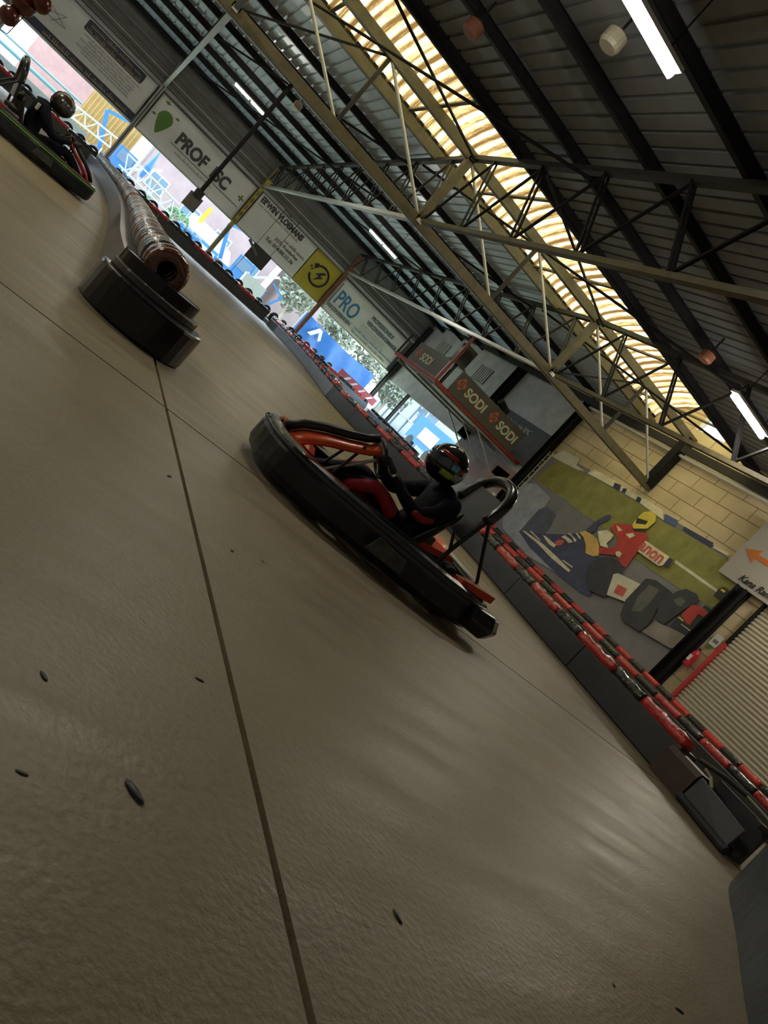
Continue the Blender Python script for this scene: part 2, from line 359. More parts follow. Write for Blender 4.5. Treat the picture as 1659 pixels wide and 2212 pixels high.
# roof braces and skylight ties
br = [((.2,21.5,6.55),(6.1,12.9,6.42)), ((.2,14.6,6.5),(6.1,18.3,6.72)), ((6.1,21.5,6.55),(12,12.9,6.42)), ((6.1,14.6,6.5),(12,18.3,6.72)), ((12,21.5,6.55),(17.4,13.2,6.42)), ((-5.7,21.5,6.55),(.2,12.9,6.42)),
      ((.2,38,5.95),(6.1,30,6.2)), ((6.1,38,5.95),(12,30,6.2)), ((.2,29.6,6.1),(6.1,22,6.45)), ((6.1,30,6.2),(12,22,6.5))]
nm = ['crossing the near skylight bay from left','meeting the girder over the near bay','crossing the middle skylight bay','meeting the girder over the middle bay','crossing the far skylight bay','crossing the leftmost skylight bay','above the green leaf banner','above the yellow lightning banner','between the first light fitting and the skylight','between the second light fitting and the skylight']
for (a, c), s in zip(br, nm):
    tag(MB().tube([a, c], .035, 8).build('brace_rod', M_dark), 'black diagonal brace rod '+s, 'brace', 'diagonal roof brace rods')
for k, x in enumerate((1.8, 4.7, 7.5, 10.4, 13.3, 16.2)):
    tag(MB().bar((x,15.98,7.0),(x,20.92,7.0),.09,.05).build('skylight_tie', mat('tie_bronze', (.16,.12,.07), .5)), 'thin tie bar across the base of the skylight, %s from the camera end' % ['first','second','third','fourth','fifth','last'][k], 'tie bar', 'skylight tie bars')
# rail and dark bearing beam on the end wall
tag(MB().box((XE-.22,YN,6.18),(XE-.02,24.0,6.26)).build('wall_rail', M_white), 'long pale rail along the end wall above the mural', 'rail')
tag(MB().box((XE-.35,YN,5.75+.55),(XE-.24,YF,6.55)).build('wall_beam', M_darkgrey), 'dark steel beam running across the top of the end wall', 'beam')

# ================================================================ columns
def column(x, y, z0, z1, w, mm, label, name='steel_column', extra=None):
    t = empty(name, (x, y, z0), 0, label, 'column')
    h = z1-z0; b = MB(); b.box((-w/2,-w/2,0),(w/2,-w/2+.02,h)); b.box((-w/2,w/2-.02,0),(w/2,w/2,h)); b.box((-.015,-w/2,0),(.015,w/2,h)); b.build('shaft', mm, t)
    MB().box((-w*.8,-w*.8,0),(w*.8,w*.8,.02)).build('base_plate', mm, t)
    if extra: extra(t)
    return t
def stripes(t):
    for k in range(6): MB().box((-.10,-.105,2.1+k*.42),(.10,-.095,2.3+k*.42)).build('yellow_patch', mat('worn_yellow', (.45,.33,.03), .6, 0, .3, 8), t)
    MB().box((-.12,-.4,4.9-.27),(.12,0,5.2-.27)).build('haunch', mat('worn_yellow', (.45,.33,.03), .6), t)
column(-5.7, 39.75, .27, 6.0, .2, mat('post_grey', (.35,.34,.31), .6, 0, .15, 5), 'grey steel post at the far left edge of the open bays')
column(.2, 39.75, .27, 6.0, .2, mat('post_grey', (.35,.34,.31), .6), 'pale grey steel post left of the green leaf banner')
column(6.1, 39.75, .27, 6.0, .2, mat('post_ochre', (.28,.25,.12), .6, 0, .2, 5), 'mottled yellow and grey steel post right of the green leaf banner', extra=stripes)
column(12.0, 39.75, .27, 6.0, .2, mat('post_rust', (.26,.11,.07), .6, 0, .2, 5), 'rusty red steel post right of the yellow lightning banner')
column(17.7, 39.7, .27, 6.0, .24, M_darkgrey, 'dark steel corner post between the long wall and the end wall')
column(17.75, 36.2, .3, 2.3, .16, M_darkgrey, 'short dark post standing in the open band below the red gallery')
column(17.72, 29.4, 2.3, 6.4, .36, M_dark, 'black steel column between the two wall vents and the slate painted panel')
column(17.72, 24.0, 0, 6.3, .32, M_dark, 'black steel column at the left edge of the racing mural')
column(17.70, 13.3, 0, 3.85, .32, M_dark, 'black steel column at the right edge of the racing mural')

# ================================================================ banners on the long wall
M_navy = mat('navy_print', (.018,.02,.06), .5); M_ink = mat('dark_grey_print', (.05,.05,.055), .5); M_gold = mat('gold_print', (.40,.30,.08), .5)
M_green = mat('leaf_green_print', (.10,.22,.025), .5); M_ltext = mat('soft_grey_print', (.22,.21,.20), .5)
M_blue = mat('sky_blue_print', (.03,.20,.45), .5); M_slatetxt = mat('slate_blue_print', (.10,.15,.19), .5); M_yel = mat('yellow_vinyl', (.50,.40,.035), .5, 0, .05, 2)
YB = 39.80
def banner(x0, x1, z0, z1, label, mm=M_banner, name='advertising_banner'):
    o = empty(name, ((x0+x1)/2, YB, z0), 0, label, 'banner', 'advertising banners over the open bays')
    nx, nz = 40, 10; vs = []; fs = []; cx = (x0+x1)/2
    for j in range(nz+1):
        for i in range(nx+1):
            x = lerp(x0,x1,i/nx)-cx; z = (z1-z0)*j/nz
            vs.append((x, .012*math.sin(i*.9+j*.35)*(1-j/nz)**2+.01, z))
    for j in range(nz):
        for i in range(nx): q = j*(nx+1)+i; fs.append((q,q+1,q+nx+2,q+nx+1))
    b = MB().add(vs, fs).build('vinyl_sheet', mm, o, smooth=True)
    for q in (x0+.05, x1-.05): MB().bar((q-cx, .01, z1-z0-.03), (q-cx, .18, z1-z0+.05), .02).build('tie_cord', M_pale, o)
    md = b.modifiers.new('t','SOLIDIFY'); md.thickness = .01
    return o, cx, z0
def flat(o, name, pts, mm, cx, z0, y=-.012, t=.006):
    return MB().prism(pts, 0, t, lambda a, c, d: (a-cx, y-d, c-z0)).build(name, mm, o)
def wtext(o, s, x, z, size, mm, cx, z0, y=-.02, **k): return text(s, 'lettering', mm, o, (x-cx, y, z-z0), size, 'y', **k)
def smallprint(o, x0, x1, z, h, mm, cx, z0, seed=1):
    rr = random.Random(seed); x = x0; b = MB()
    while x < x1-.05:
        wl = rr.randint(3, 9)
        for k in range(wl):
            hh = h*rr.choice((.6,.6,.65,1)); b.prism([(x,z),(x+h*.54,z),(x+h*.54,z+h*.1),(x+h*.38,z+h*.1),(x+h*.38,z+hh*.25),(x+h*.14,z+hh*.3),(x+h*.16,z+hh),(x,z+hh)], 0, .004, lambda a, c, d: (a-cx, -.02-d, c-z0)); x += h*.52
        b.prism([(x,z),(x+h*.5,z),(x+h*.5,z+h*.08),(x,z+h*.08)], 0, .004, lambda a, c, d: (a-cx, -.02-d, c-z0)); x += h*.5
    return b.build('small_print', mm, o)
# 1 navy banded banner
o, cx, z0 = banner(-5.55, .02, 2.62, 4.62, 'grey banner with navy band and navy plaque of small gold lettering')
flat(o, 'navy_band', [(-5.55,2.64),(.02,2.64),(.02,3.0),(-5.55,3.0)], M_navy, cx, z0)
smallprint(o, -4.45, -.75, 2.74, .17, M_gold, cx, z0)
def rrect(x0,z0_,x1,z1_,rr=.08):
    P = []
    for (cx_,cz_,a0) in ((x1-rr,z1_-rr,0),(x0+rr,z1_-rr,90),(x0+rr,z0_+rr,180),(x1-rr,z0_+rr,270)):
        for k in range(5): a = math.radians(a0+k*22.5); P.append((cx_+rr*math.cos(a), cz_+rr*math.sin(a)))
    return P
flat(o, 'navy_plaque', rrect(-3.45,4.08,-.55,4.56), M_navy, cx, z0)
smallprint(o, -3.25, -.75, 4.36, .15, M_gold, cx, z0, 2); smallprint(o, -3.35, -.7, 4.13, .15, M_gold, cx, z0, 3)
for k in range(6): smallprint(o, -3.3+(k%2)*.3, -.6, 3.92-k*.13, .09, M_ltext, cx, z0, 5+k)
for a, c in (((-5.2,3.4),(-4.1,3.9)), ((-5.2,3.4),(-3.9,3.5)), ((-4.9,3.9),(-3.9,3.5)), ((-4.5,3.3),(-4.1,3.9))):
    MB().bar((a[0]-cx,-.014,a[1]-z0),(c[0]-cx,-.014,c[1]-z0),.02,.006,(0,1,0)).build('pencil_line', M_ltext, o)
# 2 green leaf banner
o, cx, z0 = banner(.36, 5.95, 2.62, 4.55, 'light grey banner with green drop and large dark capitals')
dr = []
for k in range(25):
    a = 2*PI*k/24; dr.append((1.05+.36*math.cos(a)*(1 if math.sin(a) > 0 else (1+math.sin(a)*.55)), 3.75+(.38 if math.sin(a) > 0 else .72)*math.sin(a)))
flat(o, 'green_drop', dr[:-1], M_green, cx, z0)
for px, pz, s in ((.75,4.38,.16),(1.45,4.15,.12),(.55,3.62,.12)):
    flat(o, 'green_leaf', [(px-s,pz),(px,pz+s*.6),(px+s,pz+.02),(px,pz-s*.4)], M_green, cx, z0)
wtext(o, 'PROF', 1.9, 3.36, .80, M_ink, cx, z0, bold=.036, sx=.86); wtext(o, 'ISC', 3.92, 3.36, .80, M_ink, cx, z0, bold=.036, sx=.86)
flat(o, 'green_plus', [(5.5,3.6),(5.62,3.6),(5.62,3.48),(5.70,3.48),(5.70,3.6),(5.82,3.6),(5.82,3.68),(5.70,3.68),(5.70,3.8),(5.62,3.8),(5.62,3.68),(5.5,3.68)], M_green, cx, z0)
flat(o, 'rule_line', [(1.8,3.2),(5.8,3.2),(5.8,3.23),(1.8,3.23)], M_ink, cx, z0)
smallprint(o, 2.2, 4.3, 2.98, .12, M_ltext, cx, z0, 12)
# 3 white banner with black bold capitals + yellow lightning sheet
o, cx, z0 = banner(6.28, 10.0, 2.62, 4.62, 'pale banner with bold black capitals and telephone number')
wtext(o, 'ERWIN VLOEMANS', 6.42, 4.24, .40, M_black, cx, z0, bold=.022, sx=.80)
smallprint(o, 6.42, 9.15, 4.06, .13, M_ltext, cx, z0, 13)
smallprint(o, 8.55, 9.85, 3.64, .16, M_ink, cx, z0, 14); wtext(o, '2275 Poederlee', 8.1, 3.36, .24, M_ink, cx, z0, bold=.003); wtext(o, 'Tel. 014/88.22.36', 7.75, 3.06, .26, M_ink, cx, z0, bold=.003)
o, cx, z0 = banner(10.05, 11.85, 2.62, 4.62, 'yellow banner with black cable ring, plug and lightning bolt', M_yel)
ring = [(11.02+.52*math.cos(a)-cx, -.02, 3.62+.52*math.sin(a)-z0) for a in [math.radians(150-k*10) for k in range(32)]]
MB().tube(ring, .055, 8).build('cable_ring', M_black, o)
flat(o, 'plug', [(10.42,3.98),(10.62,4.12),(10.72,3.92),(10.56,3.76)], M_black, cx, z0); flat(o, 'plug_pin', [(10.38,3.84),(10.30,3.72),(10.36,3.68),(10.44,3.80)], M_black, cx, z0); flat(o, 'plug_pin', [(10.5,3.76),(10.42,3.64),(10.48,3.6),(10.56,3.72)], M_black, cx, z0)
flat(o, 'lightning_bolt', [(11.12,3.95),(10.78,3.60),(11.0,3.60),(10.88,3.28),(11.28,3.68),(11.06,3.68),(11.3,3.95)], M_black, cx, z0)
# 4 blue lettered banner
o, cx, z0 = banner(12.16, 17.3, 2.62, 4.55, 'white banner with big sky blue letters and blue grey small print')
flat(o, 'blue_bar', [(12.25,3.05),(12.31,3.05),(12.31,4.3),(12.25,4.3)], M_slatetxt, cx, z0)
wtext(o, 'PRO', 12.42, 3.2, 1.18, M_blue, cx, z0, bold=.012, sx=.68)
wtext(o, 'VERZEKERINGEN', 12.25, 2.86, .27, M_slatetxt, cx, z0, bold=.008, sx=.85)
wtext(o, 'PROFESSIONELE', 14.7, 3.98, .3, M_slatetxt, cx, z0, bold=.01, sx=.8); wtext(o, 'VERZEKERINGSMAKELAAR', 14.65, 3.62, .3, M_slatetxt, cx, z0, bold=.01, sx=.8)
for k in range(3): smallprint(o, 14.5, 16.3, 3.42-k*.14, .09, mat('faint_print', (.40,.39,.38)), cx, z0, 20+k)
smallprint(o, 14.3, 17.1, 2.98, .14, M_blue, cx, z0, 30); smallprint(o, 14.3, 16.9, 2.76, .14, M_slatetxt, cx, z0, 31)

# ================================================================ end wall: mural, sign, door, vents
MC = {'olive': (0.294,0.280,0.077), 'pale': (0.770,0.728,0.588), 'cream': (0.850,0.784,0.560), 'navy': (0.042,0.049,0.112), 'blue': (0.098,0.140,0.336), 'smoke': (0.420,0.434,0.490), 'tyreblue': (0.119,0.119,0.168), 'carblue': (0.077,0.081,0.154),
      'redp': (0.700,0.140,0.112), 'ochre': (0.770,0.504,0.154), 'redm': (0.588,0.063,0.049), 'yellow': (0.850,0.700,0.098), 'black': (0.035,0.035,0.035), 'tyrem': (0.053,0.053,0.059), 'tread': (0.140,0.133,0.119), 'road2': (0.322,0.280,0.252)}
MURAL=[
 ('grass','olive',[(23.35,2.8),(23.14,3.9),(21.24,4.07),(19.91,4.15),(18.52,4.22),(17.09,4.15),(16.25,4.24),(14.53,4.26),(13.38,3.86),(13.34,3.16),(13.75,2.95),(14.87,2.83),(15.68,2.78),(16.93,2.74),(19.1,2.91),(19.96,2.85),(21.65,2.86)]),
 ('track_edge','pale',[(15.68,3.34),(15.72,3.43),(13.87,3.44),(13.82,3.36)]),
 ('distant_board','pale',[(23.57,3.89),(23.3,4.32),(22.25,4.39),(22.11,4.12),(21.51,4.11),(21.9,4.01),(23.14,3.9)]),
 ('distant_board','cream',[(21.35,4.1),(21.23,4.36),(20.06,4.41),(19.49,4.39),(18.27,4.45),(17.47,4.45),(17.15,4.2),(18.56,4.25),(19.96,4.19)]),
 ('distant_board','navy',[(19.97,4.36),(19.64,4.4),(19.51,4.21),(19.87,4.19)]),
 ('distant_board','navy',[(19.46,4.36),(19.3,4.4),(19.23,4.23),(19.42,4.22)]),
 ('distant_board','navy',[(18.7,4.39),(18.51,4.4),(18.43,4.25),(18.64,4.23)]),
 ('distant_board','blue',[(17.28,4.4),(16.73,4.44),(16.62,4.23),(17.15,4.2)]),
 ('distant_board','navy',[(16.39,4.39),(16.33,4.27),(15.16,4.3),(15.16,4.45)]),
 ('distant_board','cream',[(15.08,4.41),(15.07,4.32),(14.51,4.35),(14.49,4.45)]),
 ('smoke','smoke',[(23.38,1.1),(23.72,2.37),(23.07,2.7),(21.83,2.58),(21.72,1.76),(21.75,1.03),(20.78,0.77),(19.04,0.74),(20.58,0.5),(22.7,0.6)]),
 ('front_tyre','tyreblue',[(21.67,2.28),(21.24,2.29),(21.03,2.23),(20.81,1.84),(20.73,1.2),(21.33,0.92),(21.84,0.97),(21.88,1.54),(21.89,2.02)]),
 ('racing_car_body','carblue',[(21.9,0.94),(20.79,1.46),(19.91,1.94),(19.43,2.31),(18.54,1.88),(18.1,2.11),(17.82,1.9),(17.36,1.53),(17.11,0.93),(17.59,0.82),(19.04,0.74),(20.78,0.77)]),
 ('front_wing','cream',[(21.75,1.03),(21.59,1.1),(20.39,1.18),(19.52,1.17),(18.55,1.14),(18.54,1.05),(19.65,1.01),(20.6,1.06)]),
 ('wing_edge','pale',[(21.46,1.2),(21.33,1.25),(20.61,1.22),(20.71,1.18)]),
 ('wing_edge','pale',[(19.2,1.19),(19.09,1.24),(18.58,1.28),(18.57,1.23)]),
 ('wing_edge','cream',[(20.76,1.4),(20.62,1.44),(19.9,1.45),(19.87,1.34),(20.19,1.31)]),
 ('nose_patch','redp',[(20.02,1.5),(20.0,1.61),(19.82,1.74),(19.71,1.73),(19.7,1.57),(19.85,1.43)]),
 ('nose_patch','pale',[(19.98,1.77),(19.91,1.9),(19.53,1.92),(19.38,1.89),(19.51,1.77),(19.73,1.8)]),
 ('nose_patch','pale',[(19.88,2.01),(19.8,2.07),(19.34,2.03),(19.28,1.97),(19.36,1.94),(19.59,2.01)]),
 ('nose_patch','pale',[(19.6,2.19),(19.54,2.23),(19.25,2.18),(19.22,2.11),(19.37,2.14)]),
 ('engine_cover','ochre',[(19.49,2.28),(19.33,2.45),(19.0,2.49),(18.61,2.48),(18.32,2.33),(18.07,2.09),(18.22,1.96),(18.59,1.88),(18.83,2.1),(19.18,2.25)]),
 ('raised_arm','carblue',[(19.33,2.5),(19.29,2.85),(19.13,3.27),(18.99,3.37),(18.9,3.34),(18.89,3.2),(19.08,2.89),(18.96,2.67),(19.06,2.49)]),
 ('seated_driver','cream',[(18.87,2.69),(18.58,2.92),(18.22,2.91),(18.17,2.75),(18.2,2.57),(17.98,2.47),(18.32,2.37),(18.58,2.5)]),
 ('red_suit','redm',[(18.57,3.03),(18.53,3.25),(17.93,3.52),(17.49,3.46),(17.25,3.57),(16.99,3.39),(16.99,3.04),(16.95,2.69),(16.87,2.32),(17.11,2.32),(17.51,2.45),(18.1,2.16),(18.32,2.29),(17.81,2.57),(17.94,2.92)]),
 ('suit_badge','cream',[(17.88,3.16),(17.66,3.33),(17.52,3.29),(17.61,3.13)]),
 ('suit_badge','cream',[(18.45,3.22),(18.25,3.21),(18.08,3.2),(18.19,3.09)]),
 ('white_glove','cream',[(17.64,2.52),(17.56,2.61),(17.39,2.6),(17.35,2.47),(17.48,2.43)]),
 ('race_helmet','yellow',[(17.98,3.75),(17.98,3.91),(17.96,4.06),(17.77,4.21),(17.48,4.19),(17.32,4.02),(17.36,3.69),(17.77,3.45),(17.93,3.51)]),
 ('visor','black',[(18.0,3.79),(17.55,3.9),(17.52,3.77),(17.87,3.62)]),
 ('helmet_band','black',[(17.82,3.42),(17.41,3.62),(17.37,3.7),(17.33,3.59),(17.66,3.4)]),
 ('rear_tyre','tyrem',[(18.07,1.62),(18.02,2.01),(17.62,2.32),(17.16,2.35),(16.85,2.22),(16.66,1.89),(16.64,1.22),(17.3,1.06),(17.82,1.32)]),
 ('gearbox','pale',[(17.03,1.94),(16.92,2.05),(15.96,2.23),(15.86,1.86),(15.93,1.53),(16.64,1.32)]),
 ('gearbox_mark','redp',[(16.61,1.79),(16.21,1.86),(16.12,1.59),(16.51,1.51)]),
 ('rear_tyre','tyrem',[(15.98,2.46),(15.67,2.6),(15.02,2.61),(14.8,2.55),(14.92,2.05),(14.72,1.41),(14.79,1.15),(15.52,1.07),(15.71,1.15),(15.96,1.59)]),
 ('tyre_tread','tread',[(15.72,1.91),(15.72,2.38),(15.32,2.44),(15.23,2.0),(15.23,1.64),(15.51,1.43)]),
 ('rear_tyre','tyrem',[(14.85,2.59),(14.83,2.72),(14.67,2.93),(14.28,2.99),(14.07,2.89),(14.2,2.56),(14.26,2.21),(14.37,1.74),(14.7,1.75),(14.92,2.05)]),
 ('tyre_tread','tread',[(14.71,2.47),(14.6,2.66),(14.37,2.65),(14.37,2.44),(14.52,2.4)]),
 ('pale_road','road2',[(14.72,1.2),(14.61,1.67),(13.71,1.9),(13.39,1.88),(13.31,1.54),(13.68,1.37)]),
 ('second_car_body','black',[(14.16,1.83),(14.18,2.13),(13.75,2.55),(13.35,2.71),(13.19,2.36),(13.19,1.96)]),
 ('second_car_body','redm',[(14.16,2.28),(14.14,2.68),(13.91,2.77),(13.41,2.77),(13.43,2.65),(13.77,2.57),(13.73,2.19),(13.87,2.19)]),
 ('car_stripe','yellow',[(14.18,2.16),(14.15,2.2),(13.95,2.2),(13.98,2.16)]),
 ('car_stripe','pale',[(13.95,2.06),(13.93,2.08),(13.36,2.12),(13.36,2.09)]),
 ('second_car_wing','black',[(13.83,2.8),(13.81,2.88),(13.37,2.93),(13.39,2.81)]),
 ('car_wheel_hub','cream',[(13.39,2.48),(13.32,2.65),(13.21,2.65),(13.23,2.47)]),
 ('trackside_board','cream',[(17.02,3.36),(15.89,3.38),(15.85,3.06),(15.96,2.97),(16.95,2.95)]),
 ('trackside_board_end','navy',[(15.87,3.37),(15.71,3.37),(15.66,3.13),(15.85,3.06)]),
 ('right_board','black',[(13.88,3.45),(13.8,3.58),(13.33,3.59),(13.33,3.35),(13.84,3.21)]),
 ('board_mark','yellow',[(13.82,3.46),(13.8,3.51),(13.66,3.52),(13.67,3.45)]),
]

o = empty('race_mural', (XE-.1, 18.5, .1), 0, 'huge printed racing car mural on the block end wall', 'mural')
MB().add([(0,-5.05,0),(0,5.1,0),(0,5.1,4.0),(0,3.0,4.15),(0,.5,4.25),(0,-2.6,4.3),(0,-3.8,4.3),(0,-5.05,3.7),(.08,-5.05,0),(.08,5.1,0),(.08,5.1,4.0),(.08,3.0,4.15),(.08,.5,4.25),(.08,-2.6,4.3),(.08,-3.8,4.3),(.08,-5.05,3.7)],
         [tuple(range(7,-1,-1)), tuple(range(8,16))]+[(i,(i+1)%8,8+(i+1)%8,8+i) for i in range(8)]).build('printed_sheet', mat('mural_tarmac', (.25,.235,.25), .6, 0, .15, .7), o)
for k, (n, c, pts) in enumerate(MURAL):
    MB().prism(pts, 0, .004, lambda a, b2, d: (-.006-.0022*k-d, a-18.5, b2-.1)).build(n, mat('mural_'+c, MC[c], .6, 0, .18, 2.2), o)
text('anon', 'board_lettering', mat('mural_redp', MC['redp']), o, (-.12, 17.05-18.5, 3.03-.1), .55, 'x', bold=.01)
# white corner sign with orange arrow
o = empty('direction_sign', (XE-.22, 11.8, 3.85), 0, 'big white sign with orange arrow above the ribbed shutter', 'sign')
MB().box((0,-2.5,0),(.04,2.5,1.9)).build('sign_panel', mat('sign_white', (.40,.37,.33), .6), o)
MB().prism([(2.35,.93),(1.9,1.12),(1.95,.97),(.9,.97),(.9,.83),(1.95,.83),(1.9,.68)], 0, .01, lambda a, b2, d: (-.005-d, a, b2)).build('orange_arrow', mat('orange_print', (.55,.15,.02), .5), o)
MB().prism([(1.75+.16*math.cos(k*PI/6), 1.36+.12*math.sin(k*PI/6)) for k in range(12)], 0, .01, lambda a, b2, d: (-.005-d, a, b2)).build('dark_mark', M_navy, o)
text('Kana Rama 6', 'lettering', M_black, o, (-.012, 1.85, .12), .27, 'x', shear=.3, bold=.004)
# roller shutter in its frame
o = empty('door_1', (XE-.02, 10.2, 0), 0, None, None); o['kind'] = 'structure'
vs = []; n = 0; z = 0; prof = []
while z < 3.8: prof += [(0,z),(-.035,z+.03),(-.035,z+.06),(0,z+.09)]; z += .115
b = MB(); nn = len(prof)
for y in (-3.4, 2.35):
    for a, h in prof: vs.append((a-.03, y, h))
b.add(vs, [(i,i+1,nn+i+1,nn+i) for i in range(nn-1)]).build('ribbed_shutter', mat('shutter_cream', (.50,.45,.34), .45, .2), o)
MB().box((-.14,2.36,0),(.0,2.46,2.42)).build('red_guide', mat('guide_red', (.45,.03,.03), .5), o)
MB().box((-.12,2.36,2.43),(.0,2.44,3.85)).build('dark_guide', M_dark, o)
def small(name, parts, loc, label, cat, group=None):
    o = empty(name, loc, 0, label, cat, group)
    for n, m_, b in parts: b.build(n, m_, o)
    return o
small('fire_extinguisher', [('cylinder', mat('extinguisher_red', (.5,.02,.04), .3), MB().lathe([(0,0),(.09,0),(.1,.03),(.1,.42),(.06,.5),(.03,.54),(0,.54)], 16)), ('valve', M_black, MB().box((-.03,-.03,.53),(.03,.03,.6)).bar((0,0,.58),(-.02,.12,.62),.02)), ('paper_label', M_white, MB().box((-.104,-.05,.15),(-.098,.05,.33)))],
      (XE-.17, 12.97, 1.3), 'small red fire extinguisher on the wall beside the ribbed shutter', 'fire extinguisher')
small('notice_sheet', [('paper', M_white, MB().box((0,-.14,0),(.01,.14,.36))), ('print', M_ltext, MB().box((-.004,-.08,.1),(0,.08,.2))), ('green_mark', M_green, MB().box((-.004,.0,-.12),(.01,.12,-.02)))],
      (XE-.05, 12.9, 2.15), 'small white paper notice above the fire extinguisher', 'notice')
for y, z, s in ((32.15, 5.25, 'nearer the black column'), (37.3, 5.3, 'near the corner post')):
    o = empty('louvre_vent', (XE-.03, y, z), 0, 'white slatted vent in the grey upper wall, '+s, 'vent', 'slatted vents in the end wall')
    MB().box((0,-.7,-.42),(.03,.7,.42)).build('backing', mat('vent_teal', (.10,.14,.15), .5), o)
    for k in range(7):
        yy = -.6+k*.2; MB().box((-.03,yy-.035,-.4),(0,yy+.035,.4)).build('slat', M_white, o)
# lettering on the slate panel
o = empty('painted_club_sign', (XE-.05, 27.0, 3.0), 0, 'white script and light blue arcs painted on the slate wall panel', 'painted sign')
text('Indoorkarting RMC', 'lettering', M_white, o, (0, .9, 1.05), .34, 'x', shear=.2, sx=.8)
for rr in (.28,.42,.56):
    MB().tube([(0, .1+rr*math.cos(a), .78+rr*.7*math.sin(a)) for a in [math.radians(20+k*14) for k in range(11)]], .035, 6).build('blue_arc', M_blue, o)
# posters under the gallery
o = empty('mosaic_poster', (XE-.05, 26.4, .85), 0, 'pale pink and grey poster sheet under the red gallery beside the ladder', 'poster')
MB().box((0,-2.3,0),(.03,3.0,1.75)).build('sheet', mat('poster_pale', (.48,.46,.46), .6, 0, .2, .9), o)
for a, c, d, e_, mm in ((-2.2,.7,-.3,1.7,(.5,.30,.25)),(-.2,.4,1.0,1.2,(.5,.36,.35)),(-1.6,1.1,-.5,1.5,(.22,.20,.22)),(-2.2,.0,-1.2,.6,(.55,.40,.3))):
    MB().box((-.006,a,c),(0,d,e_)).build('colour_patch', mat('poster_%d' % int(abs(a)*100+c*10), mm, .6, 0, .15, 2), o)
# ladder by the mural
o = empty('wall_ladder', (XE-.16, 23.55, .9), 0, 'narrow pale ladder fixed beside the black column left of the mural', 'ladder')
MB().bar((0,-.02,0),(0,-.02,3.1),.03,.03).build('rail', M_pale, o); MB().bar((0,.22,0),(0,.22,3.1),.03,.03).build('rail', M_pale, o)
for k in range(11): MB().bar((0,-.02,.15+k*.28),(0,.22,.15+k*.28),.025,.025).build('rung', M_white, o)

# ================================================================ red gallery with banners
GX0, GY0, GZ = 12.55, 24.85, 2.85
o = empty('spectator_gallery', (GX0, GY0, 0), 0, 'raised red steel gallery along the end wall with banner fronts', 'gallery')
MB().box((0,0,GZ-.02),(5.3,.12,GZ+.12)).build('front_beam', M_redsteel, o); MB().box((0,.12,GZ-.02),(.12,4.4,GZ+.12)).build('side_beam', M_redsteel, o)
MB().box((.12,.12,GZ+.02),(5.3,4.4,GZ+.08)).build('deck_plate', M_darkgrey, o)
MB().box((0,0,GZ+.12),(.09,.09,4.95)).build('corner_post', M_redsteel, o)
for p, q in (((.2,.3,GZ-.06),(5.3,.3,GZ-.06)), ((.2,2,GZ-.1),(5.3,2,GZ-.1)), ((.2,4.1,GZ-.1),(5.3,4.1,GZ-.1))): MB().bar(p, q, .1, .1).build('joist', M_pale, o)
for p, q in (((5.28,.5,1.7),(3.0,.4,GZ-.1)), ((5.28,4.1,1.9),(3.4,4.0,GZ-.1)), ((5.28,2.3,1.9),(3.2,2.2,GZ-.1))): MB().bar(p, q, .05).build('bracket', M_pale, o)
MB().box((0,4.3,GZ+.12),(.06,4.4,3.9)).build('rail_post', M_darkgrey, o)
M_khaki = mat('khaki_banner', (.085,.078,.062), .55, 0, .08, 2); M_orange = mat('orange_print', (.55,.15,.02)); M_btext = mat('cream_print', (.62,.58,.42), .5)
def emblem(o, x, y, z, s, ax):
    g = (lambda a, c, d: (x+a, y-d, z+c)) if ax == 'y' else (lambda a, c, d: (x-d, y-a, z+c))
    D = [(0,.5),(.42,0),(0,-.5),(-.42,0)]
    MB().prism([(a*s,c*s) for a,c in D], 0, .01, g).build('emblem', mat('emblem_red', (.50,.10,.05), .5), o)
    g2 = (lambda a, c, d: (x+a, y-.012-d, z+c)) if ax == 'y' else (lambda a, c, d: (x-.012-d, y-a, z+c))
    S = [(.2,.16),(.2,.25),(-.2,.25),(-.2,-.03),(.1,-.03),(.1,-.13),(-.2,-.13),(-.2,-.24),(.2,-.24),(.2,.05),(-.1,.05),(-.1,.16)]
    MB().prism([(a*s*.9,c*s*.9) for a,c in S], 0, .006, g2).build('emblem_letter', M_khaki, o)
b1 = empty('gallery_banner', (13.15, GY0-.04, 2.95), 0, 'long khaki banner with two orange emblems on the gallery front', 'banner', 'khaki banners on the gallery')
MB().box((0,0,0),(3.95,.015,.92)).build('vinyl_sheet', M_khaki, b1)
for x in (.32, 2.3):
    emblem(b1, x, 0, .52, .55, 'y'); text('SODI', 'lettering', M_btext, b1, (x+.33, -.012, .30), .50, 'y', bold=.014, sx=1.0)
b2 = empty('gallery_banner', (GX0-.03, 27.9, 2.98), 0, 'shorter khaki banner hanging on the near end of the gallery', 'banner', 'khaki banners on the gallery')
MB().box((0,-2.9,0),(.015,0,.85)).build('vinyl_sheet', M_khaki, b2)
emblem(b2, 0, -.5, .42, .5, 'x'); text('SODI', 'lettering', M_btext, b2, (-.012, -.9, .22), .46, 'x', bold=.012)
small('loudspeaker', [('cabinet', M_black, MB().box((-.25,-.25,0),(.25,.25,.75))), ('cone', M_darkgrey, MB().lathe([(0,.02),(.1,.0),(.18,.03),(.2,.05)], 16, (0,-.26,.45), 'y'))], (13.0, 25.3, 4.0), 'black loudspeaker box behind the red corner post of the gallery', 'loudspeaker')
bpy.data.objects['loudspeaker'].location.z = GZ+.09+1.0
small('speaker_shelf', [('shelf', M_black, MB().box((-.3,-.3,.93),(.3,.3,1.0)).box((-.05,-.05,0),(.05,.05,.95)))], (13.0, 25.3, GZ+.09), 'black pedestal carrying the loudspeaker on the gallery', 'pedestal')
